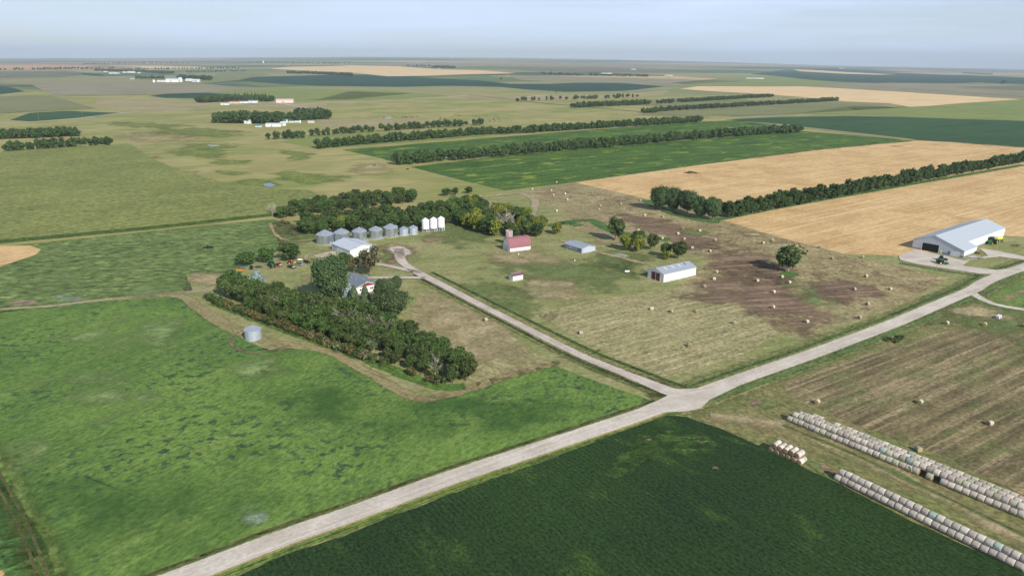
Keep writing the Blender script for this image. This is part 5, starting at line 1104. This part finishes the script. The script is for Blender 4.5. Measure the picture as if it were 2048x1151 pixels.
# small stack with ends showing
pa, pb = G(1543, 903), G(1600, 927); u = (pb-pa).normalized(); n_ = Vector((-u.y, u.x)); n_ = n_ if n_.y > 0 else -n_; rz = math.atan2(n_.y, n_.x)-math.pi/2; sp = (pb-pa).length/5
for k in range(6):
    for d in (0, 1):
        bale(pa+u*(k*sp)+n_*(d*1.62), rz, 'bale with a brown round end in the bottom course of the small stack', 'bottom bales of the small stack', sc_=sp/1.7)
        if k < 5: bale(pa+u*((k+.5)*sp)+n_*(d*1.62), rz, 'bale with a brown round end on top of the small stack', 'top bales of the small stack', ZT*sp/1.62, sc_=sp/1.66)

# ================================================================== VEHICLES AND SMALL THINGS
TYRE = paint('tyre', (.02, .02, .022, 1), .9); CHROME = paint('pale_metal', (.6, .6, .62, 1), .35, .5); YEL = paint('yellow_rim', (.75, .52, .04, 1), .5); WH = paint('white_paint', (.8, .8, .8, 1), .4)
GREEN = paint('machine_green', (.03, .17, .05, 1), .4); RED = paint('red_paint', (.4, .03, .03, 1), .35); DGREY = paint('dark_grey_paint', (.05, .055, .065, 1), .3, .3); BLK = paint('black_paint', (.012, .012, .016, 1), .25); ORANGE = paint('orange_paint', (.6, .27, .05, 1), .5)
RUST = paint('rusty_iron', (.22, .12, .07, 1), .9); YELT = paint('yellow_tank', (.80, .70, .12, 1), .4); BLUE = paint('blue_paint', (.06, .1, .45, 1), .5); SILV = paint('silver_paint', (.42, .44, .48, 1), .3, .5)
def wheel(o, x, y, r_, w_, rim=CHROME):
    m = MB(); m.tube((x, y-w_/2, r_), (x, y+w_/2, r_), r_, r_, 18); wo_ = m.build('wheel', TYRE, o)
    m = MB(); sy = 1 if y > 0 else -1; m.tube((x, y+sy*w_*.3, r_), (x, y+sy*(w_/2+.03), r_), r_*.55, r_*.5, 12); m.build('rim', rim, wo_)
def loft(secs):
    """secs: (x, half width, z0, z1) cross sections"""
    m = MB(); n = len(secs); vs = []
    for x, hw, z0, z1 in secs: vs += [(x, -hw, z0), (x, hw, z0), (x, hw*.96, z1), (x, -hw*.96, z1)]
    fs = [(0, 3, 2, 1), tuple(4*(n-1)+i for i in (0, 1, 2, 3))]
    for k in range(n-1):
        for i in range(4): j = (i+1) % 4; fs.append((4*k+i, 4*k+j, 4*k+4+j, 4*k+4+i))
    return m.add(vs, fs)
def car(g, rz, label, col, kind='pickup', cat='pickup truck', name=None, hood=None, z=0):
    o = empty(name or ('pickup_truck' if kind == 'pickup' else 'parked_car'), (g.x, g.y, z), rz); tag(o, label, cat)
    if kind == 'pickup':
        loft([(-2.8, .88, .5, 1.05), (-2.75, .95, .42, 1.12), (-.6, .97, .4, 1.14), (1.2, .97, .4, 1.15), (2.6, .93, .42, 1.02), (2.8, .82, .5, .92)]).build('body', col, o)
        c_ = loft([(-.7, .85, 1.12, 1.2), (-.55, .8, 1.14, 1.78), (.7, .8, 1.14, 1.8), (1.35, .84, 1.13, 1.2)]).build('cab', GLASS, o); loft([(-.52, .74, 1.77, 1.84), (.72, .74, 1.79, 1.86)]).build('roof', col, c_)
        m = MB(); m.box(-2.65, -.8, 1.08, -.8, .8, 1.155); m.build('bed', BLK, o)
        if hood: m = MB(); m.add([(1.35, -.8, 1.165), (2.6, -.75, 1.05), (2.6, .75, 1.05), (1.35, .8, 1.165)], [(0, 1, 2, 3)]); m.build('hood', hood, o)
        ws = (-1.75, 1.85); r_ = .4
    else:
        loft([(-2.35, .8, .45, .95), (-2.2, .92, .32, 1.02), (0, .94, .3, 1.04), (2.0, .92, .32, .96), (2.35, .78, .42, .78)]).build('body', col, o)
        c_ = loft([(-2.1, .78, 1.0, 1.05), (-1.6, .7, 1.02, 1.58), (.3, .7, 1.03, 1.62), (1.1, .78, 1.0, 1.06)]).build('cab', GLASS, o); loft([(-1.6, .66, 1.57, 1.63), (.3, .66, 1.61, 1.67)]).build('roof', col, c_)
        ws = (-1.4, 1.45); r_ = .34
    for x in ws:
        for y in (-.86, .86): wheel(o, x, y, r_, .24)
    for y in (-.62, .62): m = MB(); x = 2.72 if kind == 'pickup' else 2.28; m.box(x, y-.16, .68, x+.1, y+.16, .84); m.build('headlight', CHROME, o)
    return o
def tractor(g, rz, label, col=GREEN, rim=YEL, s_=1.0, cat='tractor', name='tractor', dual=False):
    o = empty(name, (g.x, g.y, 0), rz, s_); tag(o, label, cat)
    loft([(-.4, .45, .9, 1.6), (.2, .5, .85, 1.85), (2.3, .46, .8, 1.7), (2.7, .38, .85, 1.45)]).build('hood', col, o)
    m = MB(); m.box(-1.9, -.5, .75, .3, .5, 1.45); m.build('body', DGREY, o)
    cb = loft([(-1.9, .72, 1.4, 2.75), (-1.5, .8, 1.35, 2.85), (-.2, .8, 1.35, 2.85), (.1, .7, 1.4, 2.5)]).build('cab', GLASS, o); m = MB(); m.box(-2.05, -.9, 2.86, .15, .9, 3.08); m.build('roof', col, cb)
    for sy in (-1, 1):
        wheel(o, -1.5, sy*1.05, .98, .55, rim); wheel(o, 1.9, sy*.9, .66, .42, rim)
        if dual: wheel(o, -1.5, sy*1.75, .98, .5, rim)
        m = MB(); m.box(-2.3, sy*1.05-.35, 1.98, -.9, sy*1.05+.35, 2.06); m.build('fender', col, o)
    m = MB(); m.tube((1.4, .35, 1.6), (1.4, .35, 2.9), .07, .07, 8); m.build('exhaust', DGREY, o)
    return o
# the row beside the three trees
car(G(557, 532), R(-38), 'red pickup truck with a white hood in the row by the three trees', RED, hood=WH)
car(G(583, 536), R(-38), 'grey pickup truck with a white hood, nearest the mown strip', DGREY, hood=WH)
car(G(598.5, 530.5), R(-36), 'silver-grey pickup truck right of the nearest one', SILV)
car(G(614, 525.5), R(-40), 'black car at the right end of the parked row', BLK, 'car', 'car')
car(G(503, 537.5), R(-70), 'dark car with a white front at the left of the parked row', BLK, 'car', 'car', name='parked_car')
tractor(G(544, 534), R(-62), 'green combine-like tractor with a wide front in the parked row', GREEN, GREEN, 1.25)
tractor(G(582, 527.5), R(25), 'small red tractor behind the nearest grey pickup', RED, YEL, .7)
def implement(g, rz, label, col, L_=5, cat='implement', name='farm_implement', s_=1.0):
    o = empty(name, (g.x, g.y, 0), rz, s_); tag(o, label, cat); m = MB()
    m.box(-L_/2, -1.2, .6, L_/2, -1.0, .8); m.box(-L_/2, 1.0, .6, L_/2, 1.2, .8); [m.box(x, -1.0, .62, x+.15, 1.0, .78) for x in np.arange(-L_/2, L_/2, .8)]; m.tube((L_/2, 0, .7), (L_/2+2, 0, .5), .08, .08, 6); m.build('frame', col, o)
    for x in np.arange(-L_/2+.4, L_/2, .9): m = MB(); m.tube((x, -.9, .6), (x, -.6, .05), .05, .03, 5); m.tube((x, .6, .6), (x, .9, .05), .05, .03, 5); m.build('tine', col, o)
    for y in (-1.35, 1.35): wheel(o, 0, y, .4, .22, col)
    return o
o = implement(G(479, 543), R(3), 'bright orange implement at the left end of the parked row', ORANGE, 4.2); m = MB(); m.box(-2, -.9, .8, 2, .9, 1.25); m.build('deck', ORANGE, o)
implement(G(517, 535), R(-30), 'dark iron implement between the dark car and the green tractor', DGREY, 3.4)
implement(G(487, 537), R(10), 'grey flat implement beneath the left of the three trees', SILV, 2.6)
def tank_trailer(g, rz, label, col, s_=1.0, name='tank_trailer', cat='trailer'):
    o = empty(name, (g.x, g.y, 0), rz, s_); tag(o, label, cat); m = MB(); n = 14
    m.tube((-1.6, 0, 1.15), (1.6, 0, 1.15), .62, .62, n); m.tube((1.6, 0, 1.15), (1.8, 0, 1.15), .62, .3, n); m.tube((-1.6, 0, 1.15), (-1.8, 0, 1.15), .62, .3, n); m.build('tank', col, o)
    m = MB(); m.box(-1.7, -.6, .4, 1.7, .6, .52); m.tube((1.7, 0, .46), (2.8, 0, .4), .06, .06, 6); m.build('frame', DGREY, o)
    for y in (-.75, .75): wheel(o, 0, y, .34, .2)
    return o
tank_trailer(G(600, 522), R(0), 'small white tank trailer behind the silver-grey pickup', WH, .8)
tank_trailer(G(1254, 545.5), R(10), 'small white tank trailer left of the long white shed', WH, .8)
tank_trailer(G(590, 526.5), R(80), 'little yellow tank trailer at the trunk of the widest yard tree', YELT, .5)
# concrete slab and post by the barn
def slabthing(g, L_, W_, label, rz): o = empty('well_slab', (g.x, g.y, 0), rz); tag(o, label, 'slab'); m = MB(); m.box(-L_/2, -W_/2, -.1, L_/2, W_/2, .18); m.build('slab', CONC, o); m = MB(); m.box(.3, -.3, .18, .9, .3, .9); m.build('box', WH, o)
slabthing(G(1035, 509.5), 3.2, 1.8, 'pale concrete slab with a white box in front of the barn', R(20))
o = empty('yard_post', (*G(1149.5, 522.5), 0), 0); tag(o, 'short white post on the dark grass below the grey shed', 'post'); m = MB(); m.tube((0, 0, 0), (0, 0, 1.0), .28, .28, 10); m.build('post', WH, o); m = MB(); m.tube((0, 0, 1.0), (0, 0, 1.12), .32, .1, 10); m.build('cap', WH, o)
# at the machine shed
tractor(G(1886, 529), R(-18), 'green tractor with yellow wheels on the gravel before the machine shed', GREEN, YEL, 1.0)
def baler(g, rz, label):
    o = empty('round_baler', (g.x, g.y, 0), rz); tag(o, label, 'baler')
    m = MB(); vs = []; N = 14
    for x in (-1.2, 1.2): vs += [(math.cos(2*math.pi*i/N)*1.35, x, 1.75+math.sin(2*math.pi*i/N)*1.25) for i in range(N)]
    m.add(vs, [tuple(range(N)), tuple(range(2*N-1, N-1, -1))]+[(i, N+i, N+(i+1) % N, (i+1) % N) for i in range(N)]); m.build('body', GREEN, o)
    m = MB(); m.box(1.1, -.5, .6, 2.0, .5, 1.4); m.tube((1.9, 0, .8), (3.4, 0, .5), .09, .09, 6); m.build('drawbar', GREEN, o)
    for y in (-1.45, 1.45): wheel(o, -.1, y, .55, .35, WH)
baler(G(1876.5, 526.5), R(-12), 'rounded green baler hitched behind the tractor on the gravel')
tractor(G(1885, 521), R(-30), 'dark tractor parked behind the green one, close to the shed', DGREY, SILV, .95)
tractor(G(1981, 487.5), R(-140), 'big green tractor with dual wheels at the long wall of the machine shed', GREEN, YEL, 1.45, dual=True)
def seeder(g, rz, label):
    o = empty('air_seeder', (g.x, g.y, 0), rz, 1.1); tag(o, label, 'seeder'); m = MB(); m.tube((-1.8, 0, 2.1), (1.8, 0, 2.1), 1.0, 1.0, 16); m.tube((1.8, 0, 2.1), (2.3, 0, 2.2), 1.0, .4, 16); m.tube((-1.8, 0, 2.1), (-2.3, 0, 2.2), 1.0, .4, 16); m.build('tank', YELT, o)
    m = MB(); m.box(-2.4, -1.2, .8, 2.4, 1.2, 1.1); m.tube((-2.4, 0, .9), (-4.5, 0, .7), .12, .12, 6); m.build('frame', GREEN, o)
    for x in (-1.6, 1.6):
        for y in (-1.4, 1.4): wheel(o, x, y, .7, .45, YEL)
seeder(G(1997, 483), R(20), 'air seeder with a bright yellow tank behind the big green tractor')
implement(G(1972, 486), R(60), 'folded green implement left of the big green tractor', GREEN, 5, s_=1.3)
implement(G(2031, 492), R(10), 'rusty implement with a yellow part lying on the grass at far right', RUST, 5.5)
implement(G(1946, 515.5), R(15), 'low white trailer frame at the corner of the lean-to', WH, 5, 'trailer', 'flat_trailer'); implement(G(1955, 517), R(-20), 'second low trailer frame on the grass before the lean-to', SILV, 4.6, 'trailer', 'flat_trailer')
o = tank_trailer(G(1956, 507), R(20), 'dark brown tank at the back corner of the lean-to', RUST, 1.1, 'fuel_tank', 'tank')
o = empty('cart', (*G(1997, 637), 0), R(30)); tag(o, 'small white cart with blue and yellow marks on a green grass patch', 'cart'); m = MB(); loft([(-1.1, .7, .3, 1.4), (.8, .8, .3, 1.9), (1.2, .5, .5, 1.2)]).build('body', WH, o)
m = MB(); m.tube((1.2, 0, 1.0), (1.9, 0, 1.9), .35, .25, 8); m.build('nose', BLUE, o); m = MB(); m.box(-.2, -.84, .7, .2, -.78, 1.4); m.build('plate', RED, o); wheel(o, 0, -.8, .3, .15); wheel(o, 0, .8, .3, .15)
# poles
def pole(g, h, label, group=None, arm=True, name='utility_pole'):
    o = empty(name, (g.x, g.y, T(g.x, g.y)), R(30)); tag(o, label, 'pole', group); m = MB(); m.tube((0, 0, -.3), (0, 0, h), .17, .11, 8); m.build('post', TIMBER, o)
    if arm: m = MB(); m.box(-1.1, -.06, h-.6, 1.1, .06, h-.45); m.build('crossarm', TIMBER, o)
pole(G(838, 504), hgt(G(838, 504), 486.5), 'pale wooden pole standing on the yard above the drive'); pole(G(1870.5, 549), hgt(G(1870.5, 549), 529), 'thin pole at the hay field corner before the machine shed', arm=False)
pole(G(1255, 560), 1.2, 'short stake on the yard grass', arm=False, name='stake') if False else None
for x, y, t, lb in ((78, 240, 227, 'left'), (165, 234, 223, 'second'), (247, 228, 220, 'third')): pole(G(x, y), hgt(G(x, y), t), 'utility pole beside the far gravel road, %s of those at the left' % lb)
for x, y, t, lb in ((398, 212, 205, 'pole where the far road passes the spruce farmstead'), (567, 240, 227, 'pole above the green roofed barn'), (625, 207, 200, 'pole on the far road right of the tan barn'), (890, 193, 188, 'pole near the end of the far road'), (1553, 172, 167, 'pole above the big pale stubble field, left one'), (1895, 191, 185, 'pole above the big pale stubble field, right one')):
    pole(G(x, y), hgt(G(x, y), t), lb)
# brush piles
def brush(g, L_, W_, h, label, col=TIMBER, n=70, name='brush_pile', cat='brush pile'):
    m = MB()
    for k in range(n):
        a = random.uniform(0, 6.28); q = random.random()**.6; x, y = math.cos(a)*q*L_/2, math.sin(a)*q*W_/2; z = h*(1-q)*random.uniform(.3, 1); b = random.uniform(0, 6.28); l = random.uniform(.8, 2.2)
        m.tube((x-math.cos(b)*l, y-math.sin(b)*l, max(.05, z-.2)), (x+math.cos(b)*l, y+math.sin(b)*l, z+random.uniform(0, .5)), random.uniform(.06, .2), .05, 4)
    o = m.build(name, col); o.location = (g.x, g.y, T(g.x, g.y)); tag(o, label, cat)
ASHP = paint('burnt_wood', (.035, .032, .035, 1), .95); DRYW = paint('dry_wood', (.33, .24, .19, 1), .95); PALEW = paint('bleached_brush', (.42, .42, .34, 1), .95)
brush(G(417, 495), 6, 4, 1.2, 'black burnt brush pile in the weedy field', ASHP); brush(G(46, 606), 10, 5, 1.6, 'brown pile of logs and branches at the left of the picture', DRYW, 110); brush(G(1382, 346), 16, 12, 2.2, 'dark brush pile in the middle of the upper gold field', ASHP, 160)
brush(G(1795, 293), 22, 10, 2, 'grey brush pile near the far edge of the upper gold field', DRYW, 110); brush(G(1240, 512), 9, 6, 1.6, 'pale round heap of brush behind the long white shed', PALEW, 200); brush(G(1512, 806.5), 2.5, 1.5, .7, 'small dark heap beside the road junction', DRYW, 24)
brush(G(312, 315), 12, 8, 2.2, 'dark heap by the track at the corner of the corn field', RUST, 60)
plant(SHR[4], G(1785, 681), 1.2, 8, None, 'low green bush patch on the road bank at right', 'shrub'); plant(SHR[2], G(1800, 676), 1.0, 5, None, 'smaller bush right of the green bush patch on the bank', 'shrub'); plant(SHR[4], G(905, 384), 2, 9, None, 'low bush below the round tree behind the woods', 'shrub')
# cattle
def cow_mesh():
    me = bpy.data.meshes.new('cow'); bm = bmesh.new()
    sec = [(-1.05, .12, 1.15), (-.95, .3, 1.05), (-.3, .38, 1.0), (.4, .36, 1.0), (.8, .3, 1.08), (1.1, .2, 1.2), (1.35, .17, 1.25), (1.65, .1, 1.0)]
    rings = []
    for x, r_, z in sec: rings.append([bm.verts.new((x, math.cos(a)*r_*.85, z+math.sin(a)*r_*1.1)) for a in [2*math.pi*i/8 for i in range(8)]])
    for a, b in zip(rings, rings[1:]):
        for i in range(8): bm.faces.new((a[i], b[i], b[(i+1) % 8], a[(i+1) % 8]))
    bm.faces.new(rings[0]); bm.faces.new(rings[-1][::-1])
    for x in (-.8, .7):
        for y in (-.22, .22):
            pr = None
            for z, r_ in ((.95, .16), (.5, .09), (.06, .07)):
                q = [bm.verts.new((x+math.cos(a)*r_+(.06 if z == .5 and x < 0 else 0), y+math.sin(a)*r_, z)) for a in [2*math.pi*i/6 for i in range(6)]]
                if pr: [bm.faces.new((pr[i], q[i], q[(i+1) % 6], pr[(i+1) % 6])) for i in range(6)]
                pr = q
            bm.faces.new(pr)
    bmesh.ops.recalc_face_normals(bm, faces=bm.faces[:]); bm.to_mesh(me); bm.free(); me.materials.append(BLK); return me
CW = cow_mesh(); random.seed(17)
cows = [(767+random.uniform(0, 2), 237)]+[(random.gauss(806, 16), random.uniform(232.5, 236)) for _ in range(22)]+[(random.uniform(878, 1000), random.uniform(231, 236)) for _ in range(16)]+[(random.uniform(878, 896), random.uniform(236, 242)) for _ in range(10)]+[(random.uniform(975, 1025), random.uniform(238, 244)) for _ in range(12)]+[(748, 331.5), (751, 332), (815, 340)]
for i, (x, y) in enumerate(cows):
    g = G(x, y); o = bpy.data.objects.new('cow', CW); COL.objects.link(o); o.location = (g.x, g.y, T(g.x, g.y)); o.rotation_euler = (0, 0, random.uniform(0, 6.28)); o.scale = (1.15,)*3
    if y > 300: tag(o, 'black cow grazing near the fence left of the striped crop', 'cow', 'cows near the crop fence')
    else: tag(o, 'black cow grazing in the far pasture herd', 'cow', 'cattle herd grazing in the far pasture')
# wind turbines
def turb():
    m = MB(); m.tube((0, 0, 0), (0, 0, 80), 2.6, 1.5, 8); t_ = bpy.data.meshes.new('tower'); t_.from_pydata(m.v, [], m.f)
    m = MB(); m.box(-4, -2, 79, 5, 2, 83); n_ = bpy.data.meshes.new('nacelle'); n_.from_pydata(m.v, [], m.f)
    bl = []
    for k in range(3):
        a = R(90+120*k+15); m = MB(); m.tube((-5, 0, 81), (-5, math.cos(a)*12, 81+math.sin(a)*12), 1.2, 1.9, 5); m.tube((-5, math.cos(a)*12, 81+math.sin(a)*12), (-5, math.cos(a)*44, 81+math.sin(a)*44), 1.9, .5, 5)
        b = bpy.data.meshes.new('blade'); b.from_pydata(m.v, [], m.f); bl.append(b)
    wt = paint('turbine_white', (.88, .88, .88, 1), .5)
    for q in [t_, n_]+bl: q.materials.append(wt)
    return [('tower', t_), ('nacelle', n_)]+[('blade', b) for b in bl]
TB = turb()
for i, x in enumerate((672, 752, 784, 843, 862, 903, 962, 966, 985, 990, 1008, 1035, 1058, 1067, 1084, 1108, 1118, 1147, 1171, 1205, 1246, 1262, 1308, 1345)):
    dy = 15000 if x in (903, 1008, 1084, 1147) else 16500+((x*37) % 5)*300; d = fw*F+rt*(x-CX)-up*(112-CY); g = Vector((d[0]/d[1]*dy, dy))
    o = empty('wind_turbine', (g.x, g.y, T(g.x, g.y)), R(-90+((x*13) % 30-15)), 1.15 if dy < 15500 else .95)
    tag(o, 'tiny white wind turbine on the hazy skyline', 'wind turbine', 'wind turbines along the skyline')
    for n_, me_ in TB: c_ = bpy.data.objects.new(n_, me_); COL.objects.link(c_); c_.parent = o

# ================================================================== HAZE
hz = NT('haze_air'); hz.t.nodes.remove(hz.p); v = hz.n('ShaderNodeVolumePrincipled'); v.inputs['Color'].default_value = (.76, .89, 1.0, 1); v.inputs['Density'].default_value = HAZE
v.inputs['Anisotropy'].default_value = 0.0; hz.l(v.outputs[0], hz.out.inputs['Volume'])
m = MB(); m.box(-29000, -2000, -60, 29000, 28500, 480); o = m.build('haze', hz.m); tag(o, 'pale blue haze thickening towards the far plain', 'haze', kind='stuff')
